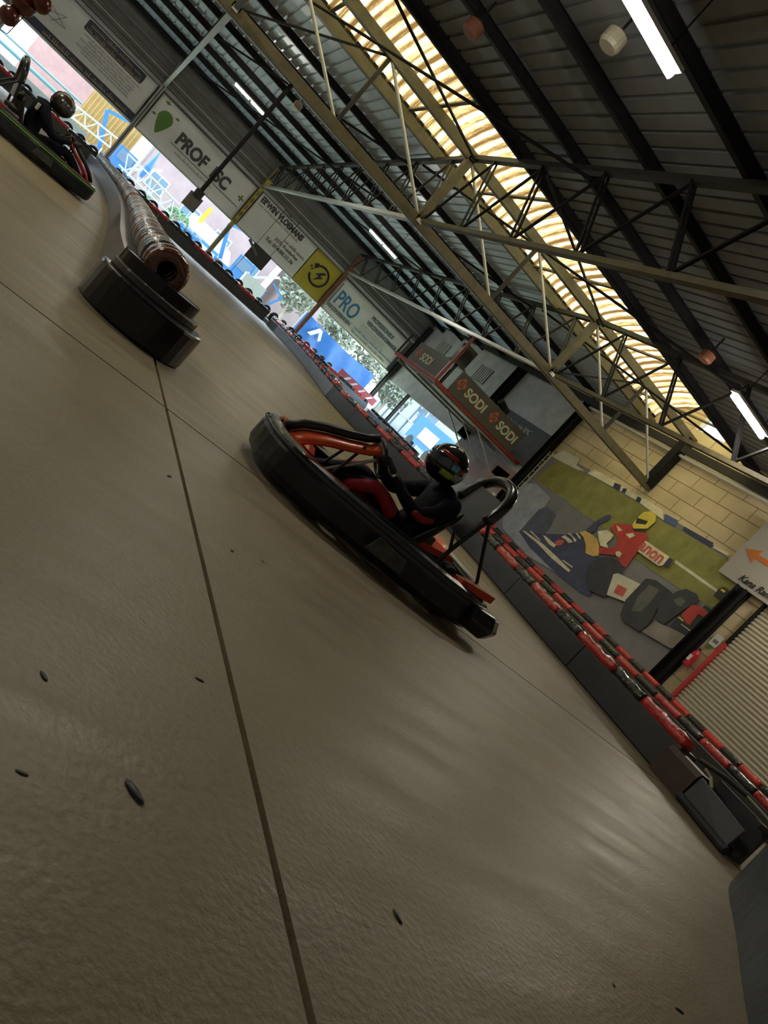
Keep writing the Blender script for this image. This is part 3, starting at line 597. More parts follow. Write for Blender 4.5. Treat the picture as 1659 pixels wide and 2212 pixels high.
small('spot_lamp', [('housing', M_black, MB().tube([(-.35,0,.25),(.2,0,.1)], .15)), ('stem', M_black, MB().bar((0,0,0),(0,0,.25),.06))], (15.9, 25.4, GZ+1.12), 'black spot lamp on a stand above the long khaki banner', 'lamp')
bpy.data.objects['spot_lamp'].location.z = GZ+1.05
small('lamp_stand', [('stand', M_black, MB().box((-.04,-.04,0),(.04,.04,.95)).box((-.2,-.2,0),(.2,.2,.03)))], (15.9, 25.4, GZ+.09), 'black stand holding the spot lamp on the gallery', 'stand')

# ================================================================ lamps
def tube_light(x0, x1, y, z, split, label, wdt=.07):
    o = empty('tube_light', ((x0+x1)/2, y, z), 0, label, 'light', 'fluorescent tube lights')
    L_ = (x1-x0)/2; mt = mat('tube_glow', (1,.93,.78), .5, emit=TUBE_STRENGTH)
    segs = [(-L_,-.05),(.05,L_)] if split else [(-L_,L_)]
    for a, c in segs: MB().tube([(a,0,0),(c,0,0)], wdt*.5, 10).build('tube', mt, o)
    MB().box((-L_-.03,-wdt,wdt*.55),(L_+.03,wdt,wdt*.55+.05)).build('batten', M_white, o)
    for a in (-L_*.7, L_*.7): MB().bar((a,0,wdt*.55),(a,0,zr(y)-z+.03),.015).build('hanger', M_dark, o)
tube_light(1.75, 3.1, 29.9, 5.6, True, 'lit fluorescent fitting above the green leaf banner')
tube_light(8.6, 10.1, 29.9, 5.6, True, 'lit fluorescent fitting above the yellow lightning banner')
tube_light(2.1, 3.62, 7.9, 5.6, False, 'large bright fluorescent fitting nearest overhead on the dark side', .095)
tube_light(10.6, 11.95, 11.2, 5.6, False, 'lit fluorescent fitting over the ribbed shutter side', .10)
tube_light(-5.5, -4.1, 29.9, 5.6, True, 'added fluorescent fitting out of view beyond the left edge')  # added out of view to lift the hall's brightness
tube_light(15.9, 17.4, 10.4, 5.6, False, 'added unseen fluorescent fitting over the top of the ribbed shutter', .15)  # unseen fitting, put in to brighten the end wall
tube_light(-5.9, -4.4, 8.0, 5.6, False, 'added fluorescent fitting behind the camera to the left', .17)  # extra unseen fitting that brightens the floor
tube_light(-5.9, -4.4, 14.0, 5.6, False, 'added fluorescent fitting left of the frame beside the skylight', .17)  # another added fitting, only there for more light from the left
for (x, y, c, s) in ((2.9,13.2,(.20,.07,.04),'rusty brown round lamp housing beside the skylight'), (3.6,9.9,(.26,.24,.18),'pale round lamp housing between two dark side purlins'), (3.5,28.2,(.40,.34,.22),'small cream round lamp between the purlins over the window side'), (11.0,13.0,(.16,.12,.07),'dull bronze round lamp near the end wall')):
    o = empty('ceiling_lamp', (x, y, 6.25), 0, s, 'lamp', 'round lamps under the roof')
    MB().lathe([(0,0),(.13,0),(.16,.05),(.16,.2),(.05,.27),(0,.27)], 16).build('housing', mat('lamp_%d' % int(y), c, .5), o); MB().bar((0,0,.26),(0,0,zr(y)-6.25+.02),.03).build('stem', M_dark, o)
# hanging signal box on its pole, black panel in the third bay
o = empty('hanging_signal', (1.93, 18.7, 1.2), 0, 'small grey box hanging from a long black pole over the track', 'signal')
MB().tube([(0,0,.35),(.02,0,3.52)], .05, 10).build('pole', M_dark, o); MB().box((-.16,-.06,0),(.16,.06,.36)).build('signal_box', mat('signal_grey', (.12,.115,.105), .5), o); MB().box((-.1,-.08,.3),(.1,.08,.5)).build('clamp', M_black, o)
o = empty('hanging_board', (7.95, 39.3, 1.75), 0, 'black square panel with grey lamp arm hanging in the third open bay', 'panel')
MB().box((-.55,-.03,0),(.55,.03,.85)).build('board', M_black, o); MB().tube([(-.85,-.1,.75),(-.1,-.1,.42)], .07, 10).build('lamp_arm', mat('signal_grey', (.12,.115,.105)), o)
MB().bar((-.45,0,.8),(-.45,0,3.0),.02).build('hanger', M_dark, o); MB().bar((.45,0,.8),(.45,0,3.0),.02).build('hanger', M_dark, o); MB().bar((-.5,0,2.98),(.5,0,2.98),.03).bar((0,0,2.98),(0,.62,2.98),.03).build('wall_bracket', M_dark, o); MB().bar((-.5,0,0),(-.55,0,-1.4),.02).build('cable', M_dark, o)
o = empty('red_alarm_bell', (-1.42, 10.0, 1.25), 0, 'shiny dark red round lamp cluster hanging at the top left corner', 'lamp')
for x, y, z, rr in ((0,0,0,.10),(.03,.02,.2,.13),(.16,-.05,.32,.10),(-.12,0,.35,.14)):
    MB().lathe([(0,-rr)]+[(rr*math.cos(a), rr*math.sin(a)) for a in [math.radians(-80+k*20) for k in range(9)]]+[(0,rr)], 16, (x,y,z)).build('red_bulb', mat('dark_red_gloss', (.09,.012,.008), .25, coat=.4), o, smooth=True)
MB().tube([(-.3,0,-.05),(-.1,0,-.2),(.08,0,-.15),(.1,0,.1)], .006, 6).build('cable', M_dark, o); MB().tube([(0,0,.4),(0,0,zr(10)-1.25)], .012, 6).build('hanging_cord', M_dark, o)

# ================================================================ crash barriers
def barrier(name, path, label, side=1, cover=(0,2,1), hpan=.40, panel=lambda s: M_panel, tr=.095, plen=2.2, depth=.30, wr=.012, off=0.):
    """path: where the track-side face stands; side=+1: body on the left of the walking direction"""
    pts = resample([(p[0], p[1], 0) for p in path], .25); cx, cy = pts[0].x, pts[0].y
    o = empty(name, (cx, cy, 0), 0, label, 'crash barrier')
    S = [0]
    for i in range(1, len(pts)): S.append(S[-1]+(pts[i]-pts[i-1]).length)
    def cut(a, b):
        idx = [i for i, s in enumerate(S) if a-1e-6 <= s <= b+1e-6]
        def at(s):
            for i in range(1, len(S)):
                if S[i] >= s: t = (s-S[i-1])/(S[i]-S[i-1]); return pts[i-1].lerp(pts[i], t)
            return pts[-1]
        q = [at(a)]+[pts[i] for i in idx if S[i] > a+.03 and S[i] < b-.03]+[at(min(b, S[-1]))]
        return [(p.x-cx, p.y-cy) for p in q]
    sg = -side; L_ = S[-1]; s = 0; rr = random.Random(3)
    while s < L_-.2:
        e = min(L_, s+plen)
        P = cut(s+.01, e-.01)
        MB().sweep(P, [(0,.015),(0,hpan-.03),(sg*.02,hpan),(sg*depth,hpan),(sg*depth,.015)]).build('panel', panel(s), o)
        s = e
    ph, per, rl = cover; bounds = [0.0]; k = -3
    while ph+k*per < L_:
        for q in (ph+k*per, ph+k*per+rl):
            if q > bounds[-1]+.12 and q < L_-.12: bounds.append(q)
        k += 1
    bounds.append(L_)
    for s, e in zip(bounds, bounds[1:]):
        P = cut(s+.01, e-.01); c = 'r' if ((s+.02-ph) % per) < rl-.04 else 'k'; n = len(P); vs = []; fs = []; K = 14
        sub = []
        for i in range(len(P)-1):
            m_ = 3
            for k in range(m_): sub.append((lerp(P[i][0],P[i+1][0],k/m_), lerp(P[i][1],P[i+1][1],k/m_)))
        sub.append(P[-1])
        for i, p in enumerate(sub):
            a0 = sub[max(0,i-1)]; a1 = sub[min(len(sub)-1,i+1)]; t = Vector((a1[0]-a0[0], a1[1]-a0[1], 0)).normalized(); nn = Vector((t.y,-t.x,0))*sg
            for k in range(K):
                an = 2*PI*k/K; R = tr+rr.uniform(-wr, wr)+wr*math.sin(i*1.9+k)
                q = Vector((p[0],p[1],hpan+tr*.55))+nn*(tr+off+math.cos(an)*R)+Vector((0,0,math.sin(an)*R)); vs.append(q)
        m_ = len(sub)
        for i in range(m_-1):
            for k in range(K): fs.append((i*K+k, i*K+(k+1)%K, (i+1)*K+(k+1)%K, (i+1)*K+k))
        fs += [tuple(range(K-1,-1,-1)), tuple((m_-1)*K+k for k in range(K))]
        MB().add(vs, fs).build('red_cover' if c == 'r' else 'black_cover', M_red if c == 'r' else M_blackwrap, o, smooth=True)
    return o
alt = lambda L_, ph=0: (lambda s: 'r' if int((s+ph)/L_) % 2 == 0 else 'k')
barrier('crash_barrier', [(7.68,4.92),(7.78,5.6),(7.9,6.5),(8.05,8.2),(8.35,10.2),(8.5,12),(8.25,15),(8.0,18.5),(8.1,20.5)],
        'near black crash barrier with wrinkled red and black padded top', -1, (0,1.57,.90), tr=.075, wr=.011)
barrier('crash_barrier', [(8.1,20.55),(8.9,24.5),(9.7,29),(10.15,33),(9.85,37.0)],
        'grey fronted crash barrier in the middle distance behind the orange kart', -1, (0,1.9,.9), panel=lambda s: M_panelgrey if s < 14.5 else M_panel, tr=.11, wr=.02)
barrier('crash_barrier', [(12.3,1.5),(12.35,8),(12.4,14),(12.3,20),(13.0,26)],
        'second crash barrier behind the near one, matt black with red sections', -1, (.58,1.257,.68), hpan=.36, wr=.003, tr=.08)
barrier('crash_barrier', [(16.4,1.5),(16.4,10),(16.4,18),(16.4,24)],
        'farthest crash barrier along the mural with short bright red sections', -1, (.33,1.145,.60), hpan=.38, wr=.003, tr=.085)
barrier('crash_barrier', [(9.8,38.05),(4,38.1),(-2,38.0),(-8,38.2),(-13,38.2)],
        'long dark crash barrier in front of the open bays below the banners', 1, (.9,2.6,1.1), hpan=.46, tr=.09, panel=lambda s: M_panel)
barrier('crash_barrier', [(17.0,37.9),(10.2,38.05)], 'short end stretch of crash barrier beneath the blue tarpaulin view', 1, (.3,1.9,.9), hpan=.46, panel=lambda s: M_panelgrey)
# near grey sheeted barrier at the right bottom corner
Pf = [(7.0,3.30),(6.2,2.9),(5.2,2.22),(4.2,1.56),(3.2,.85),(2.2,.2)]
o = empty('sheeted_barrier', (7.0,3.3,0), 0, 'blue grey sheeted barrier at the bottom right corner', 'crash barrier')
pp = resample([(p[0]-7.0,p[1]-3.3,0) for p in Pf], .25)
MB().sweep([(p.x,p.y) for p in pp], [(0,.0),(.02,.52),(-.02,.56),(-.30,.56),(-.30,0)]).build('grey_sheet', mat('blue_grey_sheet', (.035,.045,.058), .45, 0, .25, 2, .3, 5), o)
MB().tube([(p.x+.07,p.y-.12,.62) for p in pp], .08, 12).build('red_cover', M_red, o, smooth=True)
o = small('broken_barrier_end', [
     ('brown_box', mat('worn_brown_plastic', (.045,.018,.011), .5, 0, .3, 5), MB().prism([(0,0),(.30,0),(.30,.36),(.04,.36),(0,.30)], .76, 1.24, lambda a, c, d: (a+.06*(d-.76), d, c))),
     ('loose_sheet', mat('grey_flap', (.045,.045,.05), .5), MB().add([(.02,.74,.34),(.0,.74,.02),(-.20,.0,.02),(-.16,.0,.30),(.05,.74,.34),(.03,.74,.02),(-.17,.0,.02),(-.13,.0,.30)],[(0,1,2,3),(7,6,5,4),(0,3,7,4),(1,5,6,2),(0,4,5,1),(2,6,7,3)])),
     ('dark_frame', M_black, MB().box((.06,.05,.0),(.34,.74,.08)).box((.28,.05,.08),(.34,.74,.44)).box((.06,.05,.38),(.34,.12,.44))),
     ('bottom_bumper_strip', M_rubber, MB().tube([(.0,.76,.05),(-.12,.35,.05),(-.22,-.05,.05)], .045, 8)),
     ('tape_end', mat('tape_cream', (.45,.42,.30), .4), MB().tube([(.05,.80,.42),(.09,.72,.40),(.07,.62,.33)], .018, 6)),
     ('frame_tube', M_darkgrey, MB().tube([(.12,.95,.44),(.18,.66,.50),(.24,.42,.52)], .024, 8)), ('cream_rail', mat('tape_cream', (.45,.42,.30), .4), MB().tube([(.24,.42,.52),(.30,.1,.50),(.34,-.16,.48)], .014, 6))],
     (7.47,3.68,0), 'broken open end of the near barrier with brown box and loose sheet', 'crash barrier')

# island divider with rounded nose
o = empty('island_barrier', (.62,6.55,0), 0, 'curved island barrier with grey side panels and wrapped tyre roll on top', 'crash barrier')
ip = resample([(0,0,0),(-.02,2.2,0),(.04,5,0),(.12,9,0),(.12,14,0),(-.05,20,0),(-.5,27,0),(-.9,30.2,0)], .3)
MB().sweep([(p.x,p.y) for p in ip], [(0,.01),(-.04,.40),(.06,.40),(.48,.40),(.48,.01)]).build('side_panel', mat('island_panel_grey', (.12,.115,.12), .35, 0, .2, 1.5), o)
rr = random.Random(5); cols = [('white_wrap', mat('glossy_clear_wrap', (.30,.30,.31), .16, 0, .35, 6, .8, 9, coat=.6)), ('rust_wrap', mat('glossy_rust_wrap', (.17,.045,.025), .18, 0, .3, 6, .8, 9, coat=.6)), ('dark_wrap', mat('glossy_dark_wrap', (.05,.045,.045), .18, 0, .2, 6, .8, 9, coat=.6))]
s = .0; i = 0; tot = len(ip)
def ipt(y):
    for k in range(1, tot):
        if ip[k].y >= y: t = (y-ip[k-1].y)/(ip[k].y-ip[k-1].y); return ip[k-1].lerp(ip[k], t)
    return ip[-1]
y = .0
while y < 29.6:
    wd = .19; p = ipt(max(y,.01)); c = Vector((p.x+.235, y, .53)); big = 1 if y > 3 else 1.0
    rt = .175*rr.uniform(.95,1.05); prof = [(.08,-.08),(.08,.08),(rt*.8,.095),(rt,.06),(rt*1.01,0),(rt,-.06),(rt*.8,-.095),(.08,-.08)]
    nm_, mm = cols[0] if rr.random() < (.62 if y > .6 else .2) else cols[1+(rr.random() < .35)]
    if y < -.4: nm_, mm = cols[2]
    if i < 98: MB().lathe(prof, 26, c, 'y').build(nm_, mm, o, smooth=True)
    else:
        if i == 98: rest = MB()
        rest.lathe(prof, 16, c, 'y')
    y += wd; i += 1
if i > 98: tag(rest.build('wrapped_tyres', cols[0][1], o, smooth=True), kind='stuff')
# nose
o = empty('barrier_nose', (.90,6.35,0), 0, 'black rounded rubber nose block at the end of the island barrier', 'crash barrier')
def dshape(w_, fr, bk, n=16):   # rounded front, straight back
    return [(w_*math.cos(PI+PI*k/n), fr*math.sin(PI+PI*k/n)*1.0) for k in range(n+1)]+[(w_,bk),(-w_,bk)]
M_nose = mat('glossy_black_rubber', (.012,.012,.014), .22, 0, .3, 4)
MB().prism(dshape(.47,.48,.14), 0, .31).build('lower_tier', M_nose, o, bevel=.025)
MB().prism([(x, y+.12) for x, y in dshape(.40,.36,.02)], .31, .37).build('pale_edge_strip', mat('worn_edge', (.09,.08,.07), .4), o, bevel=.01)
MB().prism([(x-.02, y+.16) for x, y in dshape(.36,.30,-.04)], .37, .47).build('upper_tier', M_nose, o, bevel=.02)
for k in range(5): MB().lathe([(0,0),(.012,0),(.012,.01),(0,.012)], 8, (-.3+k*.15, -.28, .37)).build('bolt', M_pale, o)

# ================================================================ tyres
def tyre(R=.30, wd=.19, name='car_tyre', m_=M_rubber):
    rim = R*.54; p = [(rim,-wd*.35),(rim*1.05,-wd*.46),(R*.86,-wd*.5),(R*.97,-wd*.40),(R,-wd*.22),(R,wd*.22),(R*.97,wd*.40),(R*.86,wd*.5),(rim*1.05,wd*.46),(rim,wd*.35),(rim*.98,0),(rim,-wd*.35)]
    return MB().lathe(p, 28, (0,0,0), 'y').build(name, m_, None, smooth=True)
t0 = tyre(); rr = random.Random(11); x = -7.4; k = 0; M_rt = mat('red_painted_rubber', (.10,.015,.012), .6)
t1 = None
while x < 14.6:
    seg = 'left of the grey post' if x < .2 else ('below the green leaf banner' if x < 6.1 else ('below the yellow lightning banner' if x < 12 else 'in front of the blue tarpaulin'))
    o = t0 if k == 0 else dup(t0)
    if k % 7 == 4 and x > 9:
        if t1 is None: t1 = o.data.copy(); t1.materials.clear(); t1.materials.append(M_rt)
        o.data = t1
    o.location = (x, 38.75+rr.uniform(-.03,.03), .46+rr.uniform(0,.02)); o.rotation_euler = (rr.uniform(-.05,.05), rr.uniform(0,6), rr.uniform(-.3,.3)+(.5 if x > 9 else .1))
    tag(o, 'upright car tyre in the row behind the long barrier '+seg, 'tyre', 'upright tyres '+seg); x += .56 if x > 9 else .64; k += 1
    o.scale = (.93,.93,.93)
# kart tyres on the sill of the end wall band
for k in range(11):
    o = dup(t0); o.location = (17.25, 36.9-k*.62, .40); o.rotation_euler = (PI/2+rr.uniform(-.12,.12), 0, rr.uniform(0,3)); tag(o, 'black tyre in the row below the end wall opening under the gallery', 'tyre', 'tyres along the end wall opening'); o.scale = (.8,.8,.8)
MB().box((17.05,30,0),(17.45,37.3,.30)).build('trim_7', M_panelgrey); struct(bpy.data.objects['trim_7'])
o = small('red_lettered_board', [('board', mat('red_white_board', (.40,.05,.08), .5), MB().box((-1.4,0,0),(1.4,.03,.42))), ('prop', M_pale, MB().bar((-1.2,.05,-.52),(-1.2,.05,.3),.04)), ('prop', M_pale, MB().bar((1.2,.05,-.52),(1.2,.05,.3),.04)), ('white_stripe', M_white, MB().prism([(-1.0,.08),(-.8,.08),(-.6,.36),(-.75,.36)], 0, .01, lambda a,c,d: (a,-d-.002,c)).prism([(-.5,.08),(-.35,.08),(-.1,.36),(-.25,.36)], 0, .01, lambda a,c,d: (a,-d-.002,c)).prism([(.1,.08),(.25,.08),(.5,.36),(.35,.36)], 0, .01, lambda a,c,d: (a,-d-.002,c)).prism([(.7,.08),(.85,.08),(1.1,.36),(.95,.36)], 0, .01, lambda a,c,d: (a,-d-.002,c)))],
          (16.2,38.6,.60), 'red and white board leaning on the barrier below the white banner corner', 'board')
bpy.data.objects['red_lettered_board'].location = (16.2, 38.35, .52)

# ================================================================ kart
M_bump = mat('bumper_black', (.020,.022,.026), .30, 0, .45, 3, .25, 6)
def make_kart(loc, rz, label, M_fair, M_edge):
    t = empty('racing_kart', loc, rz, label, 'kart')
    def ring(inset, n=48):
        P = []
        for k in range(n):
            a = 2*PI*k/n; ca, sa = math.cos(a), math.sin(a)
            ex = 2/3.6; lx = 1.13-inset; ly = (.70 if ca < 0 else .64)-inset
            x = math.copysign(abs(ca)**ex, ca)*lx; y = math.copysign(abs(sa)**ex, sa)*ly
            y *= 1+.07*math.exp(-((x-.0)/.45)**2)
            if x > .6: y *= 1-.16*((x-.6)/.5)**2
            P.append((x, y))
        return P
    MB().sweep(ring(.06), [(.05,.05),(.075,.10),(.075,.24),(.05,.31),(-.01,.33),(-.03,.31),(-.03,.06),(0,.04)], closed=True).build('wraparound_bumper', M_bump, t, smooth=False, bevel=.008)
    MB().sweep(ring(.06), [(.078,.272),(.082,.276),(.082,.286),(.078,.29)], closed=True).build('edge_line', M_edge, t)
    for s in (-1, 1):       # worn grey decals and bolts on the bumper flanks, rounded end pieces at the rear corners
        MB().add([(.30,s*.757,.12),(-.05,s*.766,.12),(-.02,s*.768,.22),(.26,s*.760,.24),(.30,s*.74,.12),(-.05,s*.74,.12),(-.02,s*.74,.22),(.26,s*.74,.24)],[(0,1,2,3),(7,6,5,4),(0,4,5,1),(1,5,6,2),(2,6,7,3),(3,7,4,0)]).build('worn_decal', mat('decal_grey', (.07,.075,.07), .4, 0, .5, 14), t)
        MB().tube([(-.80,s*.62,.18),(-1.04,s*.58,.18),(-1.15,s*.50,.18)], [.11,.125,.115], 6).build('rear_bumper_end', M_bump, t, bevel=.02)
        MB().add([(.62,s*.40,.30),(.30,s*.60,.33),(-.36,s*.62,.33),(-.46,s*.40,.28),(.62,s*.40,.32),(.30,s*.60,.35),(-.36,s*.62,.35),(-.46,s*.40,.30)],[(0,1,2,3),(7,6,5,4),(0,4,5,1),(1,5,6,2),(2,6,7,3),(3,7,4,0)]).build('pod_cover', M_bump, t)
    MB().prism([(.95,-.3),(.95,.3),(.6,.36),(-.55,.36),(-.55,-.36),(.6,-.36)], .045, .06).build('floor_tray', M_black, t)
    for s in (-1, 1):
        MB().tube([(-.95,s*.32,.09),(-.3,s*.34,.09),(.45,s*.22,.09),(.95,s*.25,.10)], .016, 8).build('frame_tube', M_black, t)
        # coloured side pod inner plates
        y0 = .36*s; y1 = .58*s
        MB().add([(.40,y0,.10),(.40,y1,.29),(-.42,y1,.29),(-.42,y0,.10),(.40,y0,.13),(.40,y1,.32),(-.42,y1,.32),(-.42,y0,.13)],[(0,1,2,3),(7,6,5,4),(0,4,5,1),(1,5,6,2),(2,6,7,3),(3,7,4,0)]).build('side_pod', M_fair, t)
        MB().add([(1.0,.02*s,.30),(.95,.46*s,.30),(.58,.54*s,.30),(.55,.40*s,.20),(1.0,.02*s,.33),(.95,.46*s,.33),(.58,.54*s,.34),(.55,.40*s,.24)],[(0,1,2,3),(7,6,5,4),(0,4,5,1),(1,5,6,2),(2,6,7,3),(3,7,4,0)]).build('front_fairing', M_fair, t)
        MB().add([(-.62,.26*s,.22),(-.62,.58*s,.30),(-.98,.56*s,.34),(-.98,.2*s,.30),(-.62,.26*s,.28),(-.62,.58*s,.36),(-.98,.56*s,.40),(-.98,.2*s,.36)],[(0,1,2,3),(7,6,5,4),(0,4,5,1),(1,5,6,2),(2,6,7,3),(3,7,4,0)]).build('rear_pod', M_fair, t)
        for x, R, wd, yy in ((.66,.125,.12,.49),(-.68,.14,.18,.47)):
            w_ = MB().lathe([(.055,-wd*.4),(R*.75,-wd*.5),(R*.95,-wd*.42),(R,-wd*.25),(R,wd*.25),(R*.95,wd*.42),(R*.75,wd*.5),(.055,wd*.4)], 22, (0,0,0), 'y').build('wheel', M_rubber, t, smooth=True); w_.location = (x, yy*s, R)
            MB().lathe([(0,-wd*.32),(.05,-wd*.36),(.062,-wd*.3),(.062,wd*.3),(.05,wd*.36),(0,wd*.32)], 14, (0,0,0), 'y').build('wheel_hub', M_pale, w_, smooth=True)
    MB().tube([(-.68,-.46,.14),(-.68,.46,.14)], .018, 8).build('rear_axle', M_pale, t)
    # seat
    st = MB(); n = 9; rows = []
    prof = [(.12,.10),(-.05,.07),(-.25,.08),(-.38,.16),(-.46,.32),(-.52,.50),(-.56,.62)]
    vs = []
    for x, z in prof:
        for k in range(n):
            q = -1+2*k/(n-1); lift = .16*abs(q)**2.4*(1 if z < .4 else .6); vs.append((x+(.10*abs(q)**2 if z > .15 else 0), q*.21, z+lift))
    fs = [(i*n+k, i*n+k+1, (i+1)*n+k+1, (i+1)*n+k) for i in range(len(prof)-1) for k in range(n-1)]
    s_ = st.add(vs, fs).build('seat_shell', M_black, t, smooth=True); md = s_.modifiers.new('t','SOLIDIFY'); md.thickness = .015
    # steering
    sw = MB().tube([(.145*math.cos(a), .145*math.sin(a), 0) for a in [2*PI*k/24 for k in range(24)]], .014, 8, closed=True).build('steering_wheel', M_black, t, smooth=True)
    sw.location = (.30,0,.60); sw.rotation_euler = (0, math.radians(-52), 0)
    MB().bar((0,-.14,0),(0,.14,0),.03,.012).bar((0,0,0),(-.14,0,0),.03,.012).lathe([(0,-.02),(.045,-.02),(.045,.02),(0,.02)], 12).build('wheel_spokes', M_darkgrey, sw)
    MB().tube([(.32,0,.57),(.72,0,.12)], .014, 8).build('steering_column', M_pale, t)
    # arched nose panel rising to the steering wheel
    ar = [(1.02,.30),(.92,.40),(.78,.48),(.62,.55),(.48,.62),(.40,.68)]; vs = []; fs = []
    for i, (x, z) in enumerate(ar):
        hw = lerp(.19,.11,i/5)
        for q in (-1,-.5,0,.5,1): vs.append((x-.03*abs(q), q*hw, z-.025*q*q))
    for i in range(5):
        for k in range(4): a = i*5+k; fs.append((a,a+1,a+6,a+5))
    a_ = MB().add(vs, fs).build('nose_panel', M_fair, t, smooth=True); md = a_.modifiers.new('t','SOLIDIFY'); md.thickness = .03
    MB().tube([(x+.02,.0,z+.03) for x, z in ar], .035, 8).build('nose_ridge', M_black, t, smooth=True)
    for s in (-1,1): MB().tube([(.62,s*.13,.10),(.56,s*.12,.35),(.50,s*.09,.60)], .012, 6).build('panel_strut', M_black, t)
    MB().box((.28,-.12,.07),(.55,.12,.20)).build('fuel_tank', mat('tank_dark', (.05,.05,.05), .3), t, bevel=.02)
    for s in (-1,1): MB().bar((.82,s*.14,.07),(.86,s*.14,.24),.05,.015).build('pedal', M_pale, t)
    MB().tube([(1.0,-.3,.22),(1.02,0,.24),(1.0,.3,.22)], .014, 8).build('front_hoop', M_pale, t)
    # engine
    e = MB().box((-.75,-.46,.12),(-.38,-.26,.38)).build('engine_block', mat('engine_grey', (.13,.13,.13), .35, .5), t, bevel=.02)
    MB().lathe([(0,-.03),(.10,-.03),(.11,.02),(0,.06)], 16, (-.55,-.36,.42)).build('air_cleaner', M_black, e); MB().tube([(-.45,-.48,.2),(-.9,-.45,.2),(-1.0,-.1,.22)], .035, 10).build('exhaust_pipe', mat('exhaust_metal', (.25,.22,.18), .35, .8), e)
    MB().lathe([(.0,-.06),(.06,-.06),(.07,.0),(.06,.06),(0,.06)], 12, (-.6,.36,.30), 'y').build('gear_cover', M_darkgrey, t)
    # roll hoop with padding and grey back panel
    hoop = [(-.52,.27,.10),(-.55,.28,.45),(-.63,.27,.82),(-.68,.23,1.0),(-.71,.14,1.09),(-.72,0,1.12),(-.71,-.14,1.09),(-.68,-.23,1.0),(-.63,-.27,.82),(-.55,-.28,.45),(-.52,-.27,.10)]
    hh = resample(hoop, .05); MB().tube(hh, .020, 10).build('roll_hoop', M_black, t, smooth=True)
    top = [p for p in hh if p.z > .74]; MB().tube(top, .048, 12).build('hoop_padding', mat('hoop_foam', (.016,.016,.018), .25, coat=.3), t, smooth=True)
    MB().add([(-.57,.24,.55),(-.57,-.24,.55),(-.66,-.21,.98),(-.66,.21,.98),(-.59,.24,.55),(-.59,-.24,.55),(-.68,-.21,.98),(-.68,.21,.98)],[(0,1,2,3),(7,6,5,4),(0,4,5,1),(1,5,6,2),(2,6,7,3),(3,7,4,0)]).build('back_panel', mat('back_panel_grey', (.05,.05,.055), .25, coat=.5), t)
    for s in (-1,1): MB().tube([(-.63,s*.27,.82),(-.95,s*.3,.36)], .016, 8).build('rear_stay', M_black, t)
    MB().tube([(-.95,-.5,.36),(-.95,.5,.36)], .02, 8).build('rear_crossbar', M_pale, t)
    MB().box((-.60,.10,.98),(-.585,.16,1.0)).build('white_mark', M_white, t)
    return t

